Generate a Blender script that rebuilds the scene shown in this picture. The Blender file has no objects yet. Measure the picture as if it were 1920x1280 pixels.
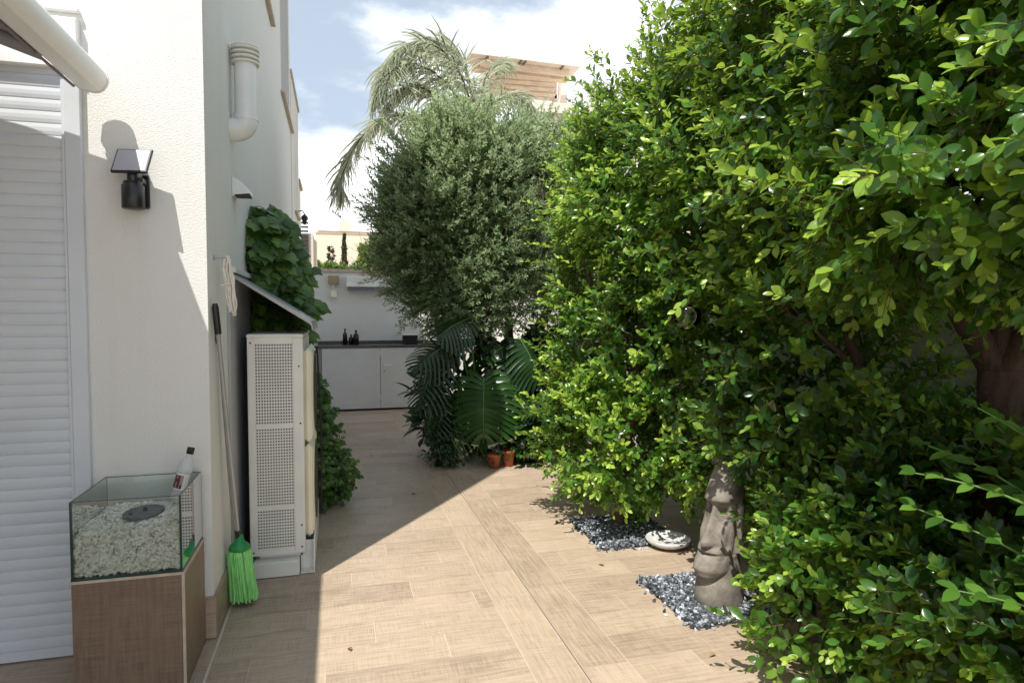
import bpy, math, random
import numpy as np
from mathutils import Vector, Matrix
R = math.radians
rng = np.random.default_rng(11)
random.seed(5)
S = bpy.context.scene
COL = S.collection

# ------------------------------------------------------------------ camera
CAM_H = 1.6
YAW = math.atan(329/1215); PITCH = math.atan(52/1215)
cd = bpy.data.cameras.new('camera'); cam = bpy.data.objects.new('camera', cd); COL.objects.link(cam)
cam.location = (0, 0, CAM_H)
cam.rotation_euler = (math.pi/2-PITCH, 0, -YAW)
cd.sensor_width = 36; cd.lens = 36*1215/1920; cd.clip_start = .05; cd.clip_end = 2000
S.camera = cam
fw = Vector((math.sin(YAW)*math.cos(PITCH), math.cos(YAW)*math.cos(PITCH), -math.sin(PITCH)))
rt = Vector((math.cos(YAW), -math.sin(YAW), 0)); upv = rt.cross(fw)
def at(px, py, Y):
    """world point at depth Y behind a place in the photograph (used for far things)"""
    d = fw + rt*((px-960)/1215) - upv*((py-640)/1215)
    return Vector((0, 0, CAM_H)) + d*(Y/d.y)

# ------------------------------------------------------------------ light
to_sun = Vector((-.33, -.444, 1)).normalized()
EL = math.asin(to_sun.z); AZ = math.atan2(to_sun.x, to_sun.y)
sd = bpy.data.lights.new('sun', 'SUN'); sun = bpy.data.objects.new('sun', sd); COL.objects.link(sun)
sd.energy = 4.7; sd.angle = R(.5); sd.color = (1, .955, .88)
sun.rotation_euler = to_sun.to_track_quat('Z', 'Y').to_euler()
sun.location = (-3, -4, 9)
W = bpy.data.worlds.new('World'); S.world = W; W.use_nodes = True
nt = W.node_tree; N = nt.nodes; Lk = nt.links; N.clear()
out = N.new('ShaderNodeOutputWorld'); bg = N.new('ShaderNodeBackground'); bg.inputs[1].default_value = .088
sky = N.new('ShaderNodeTexSky'); sky.sky_type = 'NISHITA'; sky.sun_disc = False
sky.sun_elevation = EL; sky.sun_rotation = AZ; sky.air_density = 1; sky.dust_density = 1.5; sky.ozone_density = 1.2
tc = N.new('ShaderNodeTexCoord'); sep = N.new('ShaderNodeSeparateXYZ'); Lk.new(tc.outputs['Generated'], sep.inputs[0])
mp = N.new('ShaderNodeMapping'); mp.inputs['Scale'].default_value = (1, 1, 2.2); mp.inputs['Location'].default_value = (.3, .15, .4)
Lk.new(tc.outputs['Generated'], mp.inputs[0])
nz = N.new('ShaderNodeTexNoise'); nz.inputs['Scale'].default_value = 2.6; nz.inputs['Detail'].default_value = 8; nz.inputs['Roughness'].default_value = .55
Lk.new(mp.outputs[0], nz.inputs[0])
def wm(op, a, b):
    m = N.new('ShaderNodeMath'); m.operation = op
    for i, v in enumerate((a, b)):
        if hasattr(v, 'is_output'): Lk.new(v, m.inputs[i])
        else: m.inputs[i].default_value = v
    return m.outputs[0]
lowc = wm('MULTIPLY', wm('SUBTRACT', .36, sep.outputs['Z']), 1.5)
dens = wm('ADD', nz.outputs['Fac'], lowc)
mr = N.new('ShaderNodeMapRange'); mr.interpolation_type = 'SMOOTHSTEP'
mr.inputs['From Min'].default_value = .5; mr.inputs['From Max'].default_value = .66
Lk.new(dens, mr.inputs['Value'])
mix = N.new('ShaderNodeMix'); mix.data_type = 'RGBA'
Lk.new(mr.outputs[0], mix.inputs['Factor']); Lk.new(sky.outputs[0], mix.inputs['A'])
mix.inputs['B'].default_value = (14, 14.1, 14.3, 1)
skyb = N.new('ShaderNodeMix'); skyb.data_type = 'RGBA'; skyb.inputs['Factor'].default_value = .5
Lk.new(sky.outputs[0], skyb.inputs['A']); skyb.inputs['B'].default_value = (8.6, 9.9, 11.3, 1); Lk.new(skyb.outputs['Result'], mix.inputs['A'])
Lk.new(mix.outputs['Result'], bg.inputs[0]); Lk.new(bg.outputs[0], out.inputs[0])
S.view_settings.view_transform = 'Standard'; S.view_settings.look = 'None'
S.view_settings.exposure = .35; S.view_settings.gamma = 1

# ------------------------------------------------------------------ materials
MT = {}
class NB:
    """small node builder"""
    def __init__(s, name, col=(.5,.5,.5), rough=.6, spec=.5, metal=0):
        s.m = bpy.data.materials.new(name); s.m.use_nodes = True; s.t = s.m.node_tree
        s.b = s.t.nodes['Principled BSDF']; s.o = s.t.nodes['Material Output']
        s.b.inputs['Base Color'].default_value = (*col, 1); s.b.inputs['Roughness'].default_value = rough
        s.b.inputs['Specular IOR Level'].default_value = spec; s.b.inputs['Metallic'].default_value = metal
        MT[name] = s.m
    def n(s, t, **k):
        x = s.t.nodes.new('ShaderNode'+t)
        for a, v in k.items(): setattr(x, a, v)
        return x
    def l(s, a, b): s.t.links.new(a, b)
    def coord(s, kind='Object', scale=(1,1,1), loc=(0,0,0)):
        c = s.n('TexCoord'); m = s.n('Mapping'); m.inputs['Scale'].default_value = scale; m.inputs['Location'].default_value = loc
        s.l(c.outputs[kind], m.inputs[0]); return m.outputs[0]
    def noise(s, vec, scale, detail=4, rough=.55):
        x = s.n('TexNoise'); x.inputs['Scale'].default_value = scale; x.inputs['Detail'].default_value = detail
        x.inputs['Roughness'].default_value = rough; s.l(vec, x.inputs[0]); return x.outputs['Fac']
    def ramp(s, fac, stops):
        x = s.n('ValToRGB'); e = x.color_ramp.elements
        while len(e) < len(stops): e.new(.5)
        for i, (p, c) in enumerate(stops):
            e[i].position = p; e[i].color = (*c, 1) if len(c) == 3 else c
        s.l(fac, x.inputs[0]); return x.outputs[0]
    def mix(s, fac, a, b, mode='MIX'):
        x = s.n('Mix', data_type='RGBA', blend_type=mode)
        for k, v in (('Factor', fac), ('A', a), ('B', b)):
            if hasattr(v, 'is_output'): s.l(v, x.inputs[k])
            elif k == 'Factor': x.inputs[k].default_value = v
            else: x.inputs[k].default_value = (*v, 1)
        return x.outputs['Result']
    def math(s, op, a, b=0.):
        x = s.n('Math', operation=op)
        for i, v in enumerate((a, b)):
            if hasattr(v, 'is_output'): s.l(v, x.inputs[i])
            else: x.inputs[i].default_value = v
        return x.outputs[0]
    def col(s, c): s.l(c, s.b.inputs['Base Color'])
    def bump(s, h, strength=.3, dist=.01):
        x = s.n('Bump'); x.inputs['Strength'].default_value = strength; x.inputs['Distance'].default_value = dist
        s.l(h, x.inputs['Height']); s.l(x.outputs[0], s.b.inputs['Normal'])
    def attr(s, name):
        return s.n('Attribute', attribute_name=name).outputs['Fac']

def simple(name, col, rough=.5, var=.12, scale=6, bump=0, spec=.5, metal=0):
    b = NB(name, col, rough, spec, metal)
    f = b.noise(b.coord(), scale, 5)
    lo = tuple(c*(1-var) for c in col); hi = tuple(min(1, c*(1+var)) for c in col)
    b.col(b.ramp(f, [(.3, lo), (.7, hi)]))
    if bump: b.bump(b.noise(b.coord(), scale*8, 3), bump, .004)
    return b.m

def stucco(name, col, grain=130, strength=.5):
    b = NB(name, col, .9, .25)
    v = b.coord()
    big = b.noise(v, 1.3, 5); streak = b.noise(b.coord(scale=(5, 5, .25)), 2.0, 4)
    c = b.mix(b.math('MULTIPLY', big, .5), col, tuple(x*.88 for x in col))
    mr = b.n('MapRange'); mr.inputs['From Min'].default_value = .55; mr.inputs['From Max'].default_value = .8; b.l(streak, mr.inputs['Value'])
    c = b.mix(b.math('MULTIPLY', mr.outputs[0], .28), c, (col[0]*.78, col[1]*.74, col[2]*.66))
    b.col(c)
    b.bump(b.noise(v, grain, 2, .6), strength, .006)
    return b.m
stucco('stucco_cream', (.765, .765, .735))
stucco('stucco_white', (.78, .77, .73), 90, .35)
stucco('stucco_peach', (.80, .68, .54), 10, .1)
stucco('stucco_far', (.74, .68, .58), 20, .1)
simple('white_alu', (.63, .67, .715), .35, .03)
simple('white_paint', (.76, .76, .74), .4, .05)
simple('white_box', (.82, .82, .80), .4, .03)
simple('sill_stone', (.50, .42, .33), .6, .15, 20)
simple('cream_panel', (.82, .78, .63), .45, .06, 5)
simple('ac_white', (.76, .75, .70), .45, .06, 5)
simple('ac_dark', (.06, .06, .06), .8)
simple('ac_fin', (.045, .043, .04), .6, .3, 40)
simple('grey_metal', (.36, .36, .36), .45, .1, 5, metal=.5)
simple('dark_plastic', (.018, .017, .02), .35, .2)
simple('black', (.012, .012, .012), .5)
simple('pvc', (.74, .76, .76), .3, .04)
simple('steel', (.42, .42, .43), .35, .1, metal=.5)
simple('green_plastic', (.02, .25, .07), .4)
simple('counter_top', (.085, .075, .075), .35, .25, 12)
simple('counter_wall', (.30, .26, .25), .6, .1)
simple('rope', (.75, .72, .66), .8, .1, 60)
simple('terracotta', (.42, .125, .05), .8, .2, 25)
simple('roof_tile', (.42, .17, .09), .8, .25, 20)
simple('brown_metal', (.20, .16, .14), .6, .1)
simple('wood_pale', (.74, .60, .47), .7, .15, 3)
simple('wood_plank', (.60, .44, .30), .7, .2, 6)
simple('panel_pale', (.76, .69, .62), .6, .05, 3)
simple('tan_lamp', (.36, .28, .16), .6, .1)
simple('slate', (.10, .11, .12), .6, .3, 30, .3)
simple('glass_edge', (.012, .045, .038), .15, .2)
simple('soil', (.05, .035, .025), .95, .3, 30, .5)
simple('ground', (.30, .24, .18), .95, .2, .4)
simple('liner', (.05, .048, .046), .9)
simple('wall_shade_grey', (.42, .43, .46), .7, .06)
simple('awning_cloth', (.20, .20, .22), .8, .05)
simple('arm_grey', (.25, .25, .27), .5, .05)
simple('bottle_dark', (.012, .010, .008), .12, .2)
simple('window_dark', (.05, .06, .07), .1, .1)
simple('grout', (.60, .51, .41), .9, .06, 10)
simple('joint', (.075, .062, .05), .8)
b = NB('mop_yarn', (.16, .60, .15), .9, .1); v = b.coord(scale=(1,1,.15)); f = b.noise(v, 90, 3)
b.col(b.ramp(f, [(.3, (.20, .60, .15)), (.7, (.40, .85, .32))])); b.bump(f, .8, .004)

def bark(name, a, c):
    b = NB(name, a, .9, .2); f = b.noise(b.coord(scale=(1, 1, .25)), 30, 6, .7); b.col(b.ramp(f, [(.3, c), (.7, a)])); b.bump(f, .7, .01)
bark('bark_ficus', (.17, .11, .085), (.07, .045, .035)); bark('bark_olive', (.13, .07, .05), (.05, .03, .022)); bark('twig', (.16, .10, .06), (.08, .05, .03))
b = NB('stem_green', (.10, .20, .045), .5)

# wood-look tiles: UV in metres along each tile, "tint" = tile to tile variation
def tile(name, dark, light, rough=.45):
    b = NB(name, light, rough, .45)
    def cu(scale):
        c = b.n('UVMap'); m = b.n('Mapping'); m.inputs['Scale'].default_value = scale; b.l(c.outputs[0], m.inputs[0]); return m.outputs[0]
    grain = b.noise(cu((1.6, 22, 1)), 3, 6, .65)
    fine = b.noise(cu((2.5, 130, 1)), 3, 2, .5)
    saw = b.noise(cu((120, 2.2, 1)), 3, 3, .6)
    blot = b.noise(cu((1, 1, 1)), 3.2, 4)
    t = b.attr('tint')
    f = b.math('ADD', b.math('MULTIPLY', grain, .36), b.math('ADD', b.math('MULTIPLY', fine, .15), b.math('ADD', b.math('MULTIPLY', saw, .34), b.math('MULTIPLY', blot, .15))))
    f = b.math('ADD', f, b.math('MULTIPLY', b.math('SUBTRACT', t, .5), .085))
    b.col(b.ramp(f, [(.40, dark), (.5, tuple(x*.42+y*.58 for x, y in zip(dark, light))), (.60, light)]))
    b.bump(b.math('ADD', saw, fine), .15, .002)
    b.l(b.ramp(f, [(.3, (.5,)*3), (.7, (.38,)*3)]), b.b.inputs['Roughness'])
    return b
tile('tile_floor', (.285, .215, .155), (.53, .42, .31))
tile('tile_brown', (.135, .088, .060), (.26, .18, .125))

def leafmat(name, dark, mid, young, rough=.32, trans=.35, tcol=None, spec=.5):
    b = NB(name, mid, rough, spec)
    c = b.ramp(b.attr('tint'), [(0, dark), (.5, mid), (1, young)])
    b.col(c)
    tr = b.n('BsdfTranslucent'); b.l(b.mix(.5, c, tcol or young), tr.inputs[0])
    ms = b.n('MixShader'); ms.inputs[0].default_value = trans
    b.l(b.b.outputs[0], ms.inputs[1]); b.l(tr.outputs[0], ms.inputs[2]); b.l(ms.outputs[0], b.o.inputs[0])
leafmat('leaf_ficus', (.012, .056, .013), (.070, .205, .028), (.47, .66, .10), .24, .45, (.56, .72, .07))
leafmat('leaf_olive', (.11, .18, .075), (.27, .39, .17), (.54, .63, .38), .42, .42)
leafmat('leaf_palm', (.34, .40, .27), (.52, .58, .42), (.72, .75, .60), .5, .42)
leafmat('leaf_vine', (.03, .075, .018), (.07, .16, .03), (.20, .33, .06), .42, .35)
leafmat('leaf_monstera', (.010, .028, .009), (.020, .062, .013), (.075, .185, .028), .3, .15)
leafmat('leaf_monstera_edge', (.25, .22, .12), (.50, .46, .30), (.7, .66, .48), .5, .2)
leafmat('leaf_dry', (.10, .06, .03), (.20, .12, .05), (.32, .22, .09), .8, .1)
leafmat('leaf_cestrum', (.025, .08, .010), (.055, .15, .015), (.13, .26, .03), .5, .3)
leafmat('leaf_conifer', (.02, .035, .015), (.05, .07, .03), (.11, .13, .05), .8, .1)
leafmat('leaf_far', (.05, .09, .02), (.12, .19, .04), (.30, .40, .10), .7, .2)

def stone(name, stops, rough=.7):
    b = NB(name, stops[0][1], rough, .4)
    t = b.attr('tint'); f = b.math('ADD', t, b.math('MULTIPLY', b.math('SUBTRACT', b.noise(b.coord(), 160, 3), .5), .3))
    b.col(b.ramp(f, stops)); b.bump(b.noise(b.coord(), 300, 3), .3, .002)
stone('pebble_white', [(0, (.42, .37, .28)), (.3, (.68, .64, .54)), (.7, (.84, .81, .73)), (1, (.90, .88, .82))])
stone('gravel_slate', [(0, (.03, .035, .042)), (.45, (.10, .112, .13)), (.8, (.27, .29, .32)), (1, (.55, .57, .60))], .4)
b = NB('moai_stone', (.3, .25, .2), .8, .3); v = b.coord()
f = b.noise(v, 9, 6, .65); b.col(b.ramp(f, [(.3, (.11, .098, .082)), (.55, (.225, .20, .17)), (.75, (.34, .305, .265))])); b.bump(b.noise(v, 70, 6, .7), .5, .008)
b = NB('rock', (.5, .49, .46), .8, .3); f = b.noise(b.coord(), 15, 5); b.col(b.ramp(f, [(.3, (.36, .34, .30)), (.7, (.62, .6, .56))])); b.bump(f, .5, .02)
b = NB('saucer', (.62, .62, .60), .35, .5); f = b.noise(b.coord(), 30, 4); b.col(b.ramp(f, [(.35, (.48, .48, .465)), (.6, (.60, .60, .585))]))

def thin_glass(name, tint, gl=.6):
    b = NB(name, tint, .0)
    tp = b.n('BsdfTransparent'); tp.inputs[0].default_value = (*tint, 1)
    g = b.n('BsdfGlossy'); g.inputs['Roughness'].default_value = .02
    fr = b.n('Fresnel'); fr.inputs['IOR'].default_value = 1.5
    ms = b.n('MixShader'); b.l(b.math('MULTIPLY', fr.outputs[0], gl), ms.inputs[0])
    b.l(tp.outputs[0], ms.inputs[1]); b.l(g.outputs[0], ms.inputs[2]); b.l(ms.outputs[0], b.o.inputs[0])
thin_glass('glass', (.945, .975, .96), 1.)
thin_glass('glass_ball', (.97, .97, .97), 1.)
b = NB('bottle_clear', (.80, .82, .83), .18, .5)
tp = b.n('BsdfTransparent'); tp.inputs[0].default_value = (.9, .92, .93, 1); ms = b.n('MixShader'); ms.inputs[0].default_value = .42
b.l(tp.outputs[0], ms.inputs[1]); b.l(b.b.outputs[0], ms.inputs[2]); b.l(ms.outputs[0], b.o.inputs[0])
NB('label_white', (.75, .74, .73), .5); NB('label_dark', (.09, .02, .025), .5); NB('label_tan', (.35, .24, .18), .5)
b = NB('solar', (.40, .40, .44), .25, .8)

# ------------------------------------------------------------------ mesh helpers
def tag(o, label=None, cat=None, group=None, kind=None):
    if label: o['label'] = label
    if cat: o['category'] = cat
    if group: o['group'] = group
    if kind: o['kind'] = kind
    return o
def empty(name, loc, label, cat, group=None):
    o = bpy.data.objects.new(name, None); COL.objects.link(o); o.location = loc; o.empty_display_size = .1
    return tag(o, label, cat, group)
def npmesh(name, V, Fv, k, mats, parent=None, mi=None, tint=None, smooth=False):
    """faces all with k corners; V (n,3), Fv (m,k) arrays"""
    me = bpy.data.meshes.new(name); V = np.asarray(V, np.float32); Fv = np.asarray(Fv, np.int32)
    me.vertices.add(len(V)); me.vertices.foreach_set('co', V.ravel())
    m = len(Fv); me.loops.add(m*k); me.loops.foreach_set('vertex_index', Fv.ravel())
    me.polygons.add(m); me.polygons.foreach_set('loop_start', np.arange(m, dtype=np.int32)*k)
    me.polygons.foreach_set('loop_total', np.full(m, k, np.int32))
    if mi is not None: me.polygons.foreach_set('material_index', np.asarray(mi, np.int32))
    me.polygons.foreach_set('use_smooth', np.full(m, smooth, bool))
    if tint is not None:
        a = me.attributes.new('tint', 'FLOAT', 'FACE'); a.data.foreach_set('value', np.asarray(tint, np.float32))
    for x in (mats if isinstance(mats, (list, tuple)) else [mats]): me.materials.append(MT[x])
    me.update(); me.validate()
    o = bpy.data.objects.new(name, me); COL.objects.link(o)
    if parent: link(o, parent)
    return o
def link(o, parent):
    o.parent = parent
    root = parent
    loc = Vector((0, 0, 0)); p = parent
    while p: loc += p.location; p = p.parent
    o.location = -loc          # geometry is written in world space
class MB:
    def __init__(s): s.v = []; s.f = []; s.m = []; s.uv = []; s.t = []; s.sm = []
    def add(s, V, F, mi=0, smooth=False, tint=.5):
        o = len(s.v); s.v += [tuple(p) for p in V]
        for f in F: s.f.append([i+o for i in f]); s.m.append(mi); s.t.append(tint); s.sm.append(smooth)
    def box(s, x0, x1, y0, y1, z0, z1, mi=0, M=None, bev=0, tint=.5):
        if bev:
            b = min(bev, abs(x1-x0)*.45, abs(y1-y0)*.45, abs(z1-z0)*.45)
            V = []; F = []
            cx = [x0, x1]; cy = [y0, y1]; cz = [z0, z1]
            idx = {}
            for i in (0, 1):
                for j in (0, 1):
                    for k in (0, 1):
                        sx, sy, sz = (b if i == 0 else -b), (b if j == 0 else -b), (b if k == 0 else -b)
                        idx[i, j, k, 0] = len(V); V.append((cx[i], cy[j]+sy, cz[k]+sz))
                        idx[i, j, k, 1] = len(V); V.append((cx[i]+sx, cy[j], cz[k]+sz))
                        idx[i, j, k, 2] = len(V); V.append((cx[i]+sx, cy[j]+sy, cz[k]))
            q = lambda *a: F.append([idx[t] for t in a])
            for i in (0, 1):
                a = [(i,0,0,0), (i,0,1,0), (i,1,1,0), (i,1,0,0)]; q(*(a if i == 0 else a[::-1]))
                a = [(0,i,0,1), (1,i,0,1), (1,i,1,1), (0,i,1,1)]; q(*(a if i == 0 else a[::-1]))
                a = [(0,0,i,2), (0,1,i,2), (1,1,i,2), (1,0,i,2)]; q(*(a if i == 0 else a[::-1]))
            for i in (0, 1):
                for j in (0, 1):
                    a = [(i,j,0,0), (i,j,0,1), (i,j,1,1), (i,j,1,0)]; q(*(a if i != j else a[::-1]))
                    a = [(i,0,j,0), (i,0,j,2), (i,1,j,2), (i,1,j,0)]; q(*(a if i == j else a[::-1]))
                    a = [(0,i,j,1), (0,i,j,2), (1,i,j,2), (1,i,j,1)]; q(*(a if i != j else a[::-1]))
                    for k in (0, 1):
                        a = [(i,j,k,0), (i,j,k,1), (i,j,k,2)]; q(*(a if (i+j+k) % 2 == 1 else a[::-1]))
        else:
            V = [(x, y, z) for z in (z0, z1) for x, y in ((x0, y0), (x1, y0), (x1, y1), (x0, y1))]
            F = [(0,3,2,1), (4,5,6,7), (0,1,5,4), (1,2,6,5), (2,3,7,6), (3,0,4,7)]
        if M: V = [M @ Vector(p) for p in V]
        s.add(V, F, mi, tint=tint); return s
    def tube(s, pts, rad, n=10, mi=0, cap=True, smooth=True):
        pts = [Vector(p) for p in pts]; k = len(pts)
        rads = rad if isinstance(rad, (list, tuple)) else [rad]*k
        V = []; F = []; prev = None
        for i, p in enumerate(pts):
            d = (pts[min(i+1, k-1)]-pts[max(i-1, 0)]).normalized()
            if prev is None: a = d.cross(Vector((.13, .31, .94)) if abs(d.z) < .9 else Vector((1, 0, 0))).normalized()
            else: a = (prev-d*prev.dot(d)).normalized()
            prev = a; c = d.cross(a)
            for j in range(n):
                t = 2*math.pi*j/n; V.append(p+(a*math.cos(t)+c*math.sin(t))*rads[i])
        for i in range(k-1):
            for j in range(n):
                j2 = (j+1) % n; F.append((i*n+j, i*n+j2, (i+1)*n+j2, (i+1)*n+j))
        s.add(V, F, mi, smooth)
        if cap:
            s.add(V[:n], [tuple(range(n))[::-1]], mi); s.add(V[-n:], [tuple(range(n))], mi)
        return s
    def lathe(s, prof, c=(0,0,0), n=24, mi=0, M=None, smooth=True):
        V = []; F = []
        for r, z in prof:
            for j in range(n):
                t = 2*math.pi*j/n; p = Vector((r*math.cos(t), r*math.sin(t), z))
                if M: p = M @ p
                V.append(p+Vector(c))
        for i in range(len(prof)-1):
            for j in range(n):
                j2 = (j+1) % n; F.append((i*n+j, i*n+j2, (i+1)*n+j2, (i+1)*n+j))
        s.add(V, F, mi, smooth); return s
    def prism(s, prof, y0, y1, mi=0, smooth=False):
        """profile in xz extruded in y"""
        n = len(prof); V = [(x, y0, z) for x, z in prof]+[(x, y1, z) for x, z in prof]
        F = [(i, i+n, (i+1) % n+n, (i+1) % n) for i in range(n)]
        s.add(V, F, mi, smooth); s.add(V[:n], [tuple(range(n))], mi); s.add(V[n:], [tuple(range(n))[::-1]], mi); return s
    def build(s, name, mats, parent=None, tint=False, uv=None):
        me = bpy.data.meshes.new(name); me.from_pydata(s.v, [], s.f)
        me.polygons.foreach_set('material_index', s.m); me.polygons.foreach_set('use_smooth', s.sm)
        if tint: me.attributes.new('tint', 'FLOAT', 'FACE').data.foreach_set('value', s.t)
        for x in (mats if isinstance(mats, (list, tuple)) else [mats]): me.materials.append(MT[x])
        if uv:
            l = me.uv_layers.new(name='UVMap')
            for p in me.polygons:
                for li in p.loop_indices:
                    l.data[li].uv = uv(p, me.vertices[me.loops[li].vertex_index].co)
        me.update()
        o = bpy.data.objects.new(name, me); COL.objects.link(o)
        if parent: link(o, parent)
        return o
def nrm(a): return a/np.maximum(np.linalg.norm(a, axis=-1, keepdims=True), 1e-9)

# ------------------------------------------------------------------ leaves
def tmpl_oval(seg=3, fold=.22, droop=.18, wide=.5, tip=1.0):
    """leaf blade: u along, v across, w lift; quads"""
    us = np.linspace(0, 1, seg+1); V = []; F = []
    for u in us:
        hw = math.sin(math.pi*min(1, u**.85))**.8*wide if 0 < u < 1 else .03
        z = -droop*u*u
        V += [(u, -hw, z+fold*hw), (u, 0, z), (u, hw, z+fold*hw)]
    for i in range(seg):
        a = i*3; F += [(a, a+3, a+4, a+1), (a+1, a+4, a+5, a+2)]
    return np.array(V), np.array(F)
def tmpl_prof(prof, fold, droop):
    V = []; F = []
    for u, hw in prof:
        z = -droop*u*u; V += [(u, -hw, z+fold*hw*(1-.6*hw)), (u, 0, z), (u, hw, z+fold*hw*(1-.6*hw))]
    for i in range(len(prof)-1):
        a = i*3; F += [(a, a+3, a+4, a+1), (a+1, a+4, a+5, a+2)]
    return np.array(V), np.array(F)
T_FIC = tmpl_prof([(0, .02), (.10, .20), (.28, .40), (.52, .50), (.74, .42), (.89, .22), (1, .01)], .20, .20)
T_FICA = tmpl_prof([(0, .03), (.18, .33), (.5, .5), (.8, .36), (1, .01)], .22, .18); T_OLV = tmpl_oval(2, .2, .1, .5)
T_FIC2 = tmpl_oval(3, .3, .2, .5)
def vine_tmpl():
    # five-lobed leaf as quads around a centre rib
    out = [(0,0),( -.02,.25),(.12,.5),(.35,.42),(.42,.55),(.62,.40),(.70,.22),(1,0)]
    V = []; F = []
    for u, v in out:
        V += [(u, -v, -.25*v*v-.12*u*u), (u*.9+.05, 0, .04-.12*u*u), (u, v, -.25*v*v-.12*u*u)]
    for i in range(len(out)-1):
        a = i*3; F += [(a, a+3, a+4, a+1), (a+1, a+4, a+5, a+2)]
    return np.array(V), np.array(F)
T_VINE = vine_tmpl()
def leaves(name, P, D, Nn, L, Wd, tint, T, mat, parent=None):
    D = nrm(D); Sd = nrm(np.cross(D, Nn)); Nn = np.cross(Sd, D)
    V0, F0 = T; n = len(P)
    V = P[:, None, :] + L[:, None, None]*V0[None, :, 0:1]*D[:, None, :] + Wd[:, None, None]*V0[None, :, 1:2]*Sd[:, None, :] + L[:, None, None]*V0[None, :, 2:3]*Nn[:, None, :]
    F = F0[None]+(np.arange(n)*len(V0))[:, None, None]
    return npmesh(name, V.reshape(-1, 3), F.reshape(-1, 4), 4, mat, parent, tint=np.repeat(tint, len(F0)), smooth=True)
def rdir(n):
    return nrm(rng.normal(size=(n, 3)))
def lobe_points(lobes, n, shell=(.62, 1.02), bumps=.12, cull=.8, seed=0):
    """points in the outer shell of a union of ellipsoids (cx,cy,cz,rx,ry,rz,weight)"""
    lb = np.array([l[:6] for l in lobes], float); w = np.array([l[6]*(l[3]*l[4]+l[4]*l[5]+l[3]*l[5]) for l in lobes]); w /= w.sum()
    Ps = []; Ns = []; Fr = []
    for i, l in enumerate(lb):
        m = int(n*w[i]*1.5)
        d = rdir(m)
        b = 1+bumps*(np.sin(d[:, 0]*7+i+seed)*np.sin(d[:, 1]*6+2*i)+.7*np.sin(d[:, 2]*11+i*3)*np.sin(d[:, 0]*9+1))
        fr = shell[0]+(shell[1]-shell[0])*rng.random(m)**.6
        p = l[:3]+d*l[3:]*(fr*b)[:, None]
        keep = np.ones(m, bool)
        for j, q in enumerate(lb):
            if j != i: keep &= np.linalg.norm((p-q[:3])/q[3:], axis=1) > cull*shell[0]
        Ps.append(p[keep]); Ns.append(nrm(d/l[3:])[keep]); Fr.append(fr[keep])
    return np.concatenate(Ps), np.concatenate(Ns), np.concatenate(Fr)
def vnoise(P, s, seed=0):
    """cheap smooth noise 0..1 from sines"""
    r = np.random.default_rng(seed); a = 0
    for k in range(6):
        w = r.normal(size=3)*s*(1+.5*k); a = a+np.sin(P@w+r.random()*6.28)/(1+.4*k)
    return 1/(1+np.exp(-a*1.3))
def shoots(B, Dn, n_per, length, leafL, ratio, up=.5, spread=.8, young=1., tipbias=0., drop=0., face=0.):
    """alternate leaves along each shoot; returns arrays + twig segments"""
    m = len(B); Ls = length*(.6+.8*rng.random(m)); Out = Dn.copy()
    Dn = nrm(Dn+rdir(m)*.55+np.array([0, 0, up-drop]))
    a = nrm(np.cross(Dn, rdir(m))); c = np.cross(Dn, a)
    P=[]; D=[]; Nn=[]; L=[]; T=[]
    ph = rng.random(m)*6.28; sh = rng.random(m)
    for k in range(n_per):
        t = (k+.5)/n_per; ang = ph+k*2.4
        rad = a*np.cos(ang)[:, None]+c*np.sin(ang)[:, None]
        bend = np.array([0, 0, -.12])*t*t
        P.append(B+Dn*(Ls*t)[:, None]+bend*Ls[:, None])
        d = nrm(rad*spread*(1.15-t*.8)+Dn*(.45+.6*t)+rdir(m)*.25); D.append(d)
        Nn.append(nrm(np.array([-.15, -.2, 1.0])+Out*face+Dn*.3+rdir(m)*.5))
        L.append(leafL*(.75+.5*rng.random(m))*(1.0-.45*max(0, t-.6)/.4))
        T.append(np.clip(.10+.32*rng.random(m)+young*(sh**.9)*max(0, t-.2)*1.1+tipbias, 0, 1))
    P=np.concatenate(P); D=np.concatenate(D); Nn=np.concatenate(Nn); L=np.concatenate(L); T=np.concatenate(T)
    return (P, D, Nn, L, L*ratio, T), (B-Dn*(.08*Ls)[:, None], B+Dn*(.97*Ls)[:, None]-np.array([0, 0, .10])*Ls[:, None])
def sticks(name, A, Bq, r0, r1, mat, parent=None):
    """thin three-sided twigs"""
    d = nrm(Bq-A); a = nrm(np.cross(d, np.array([.3, .5, .81]))); c = np.cross(d, a); V = []
    for P, r in ((A, r0), (Bq, r1)):
        for k in range(3):
            t = 2.094*k; V.append(P+(a*math.cos(t)+c*math.sin(t))*r)
    V = np.stack(V, 1); n = len(A)
    F0 = np.array([(0,1,4,3), (1,2,5,4), (2,0,3,5)])
    return npmesh(name, V.reshape(-1, 3), (F0[None]+(np.arange(n)*6)[:, None, None]).reshape(-1, 4), 4, mat, parent, smooth=True)
def branchy(mb, p, d, length, r, depth, spread=.5, up=.25, mi=0):
    """recursive limbs"""
    pts = [Vector(p)]; rs = [r]; d = Vector(d).normalized(); k = 5
    for i in range(k):
        d = (d+Vector((random.uniform(-1, 1), random.uniform(-1, 1), random.uniform(-.3, 1)*up+.0))*.16).normalized()
        pts.append(pts[-1]+d*length/k); rs.append(r*(1-.45*(i+1)/k))
    mb.tube(pts, rs, 8 if r > .02 else 5, mi)
    if depth > 0:
        for j in range(3 if depth > 1 else 2):
            nd = (d+Vector((random.uniform(-1, 1), random.uniform(-1, 1), random.uniform(-.5, .8)))*spread*1.3).normalized()
            branchy(mb, pts[-1-random.choice((0, 0, 1))], nd, length*random.uniform(.6, .85), rs[-1]*.75, depth-1, spread, up, mi)

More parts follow.
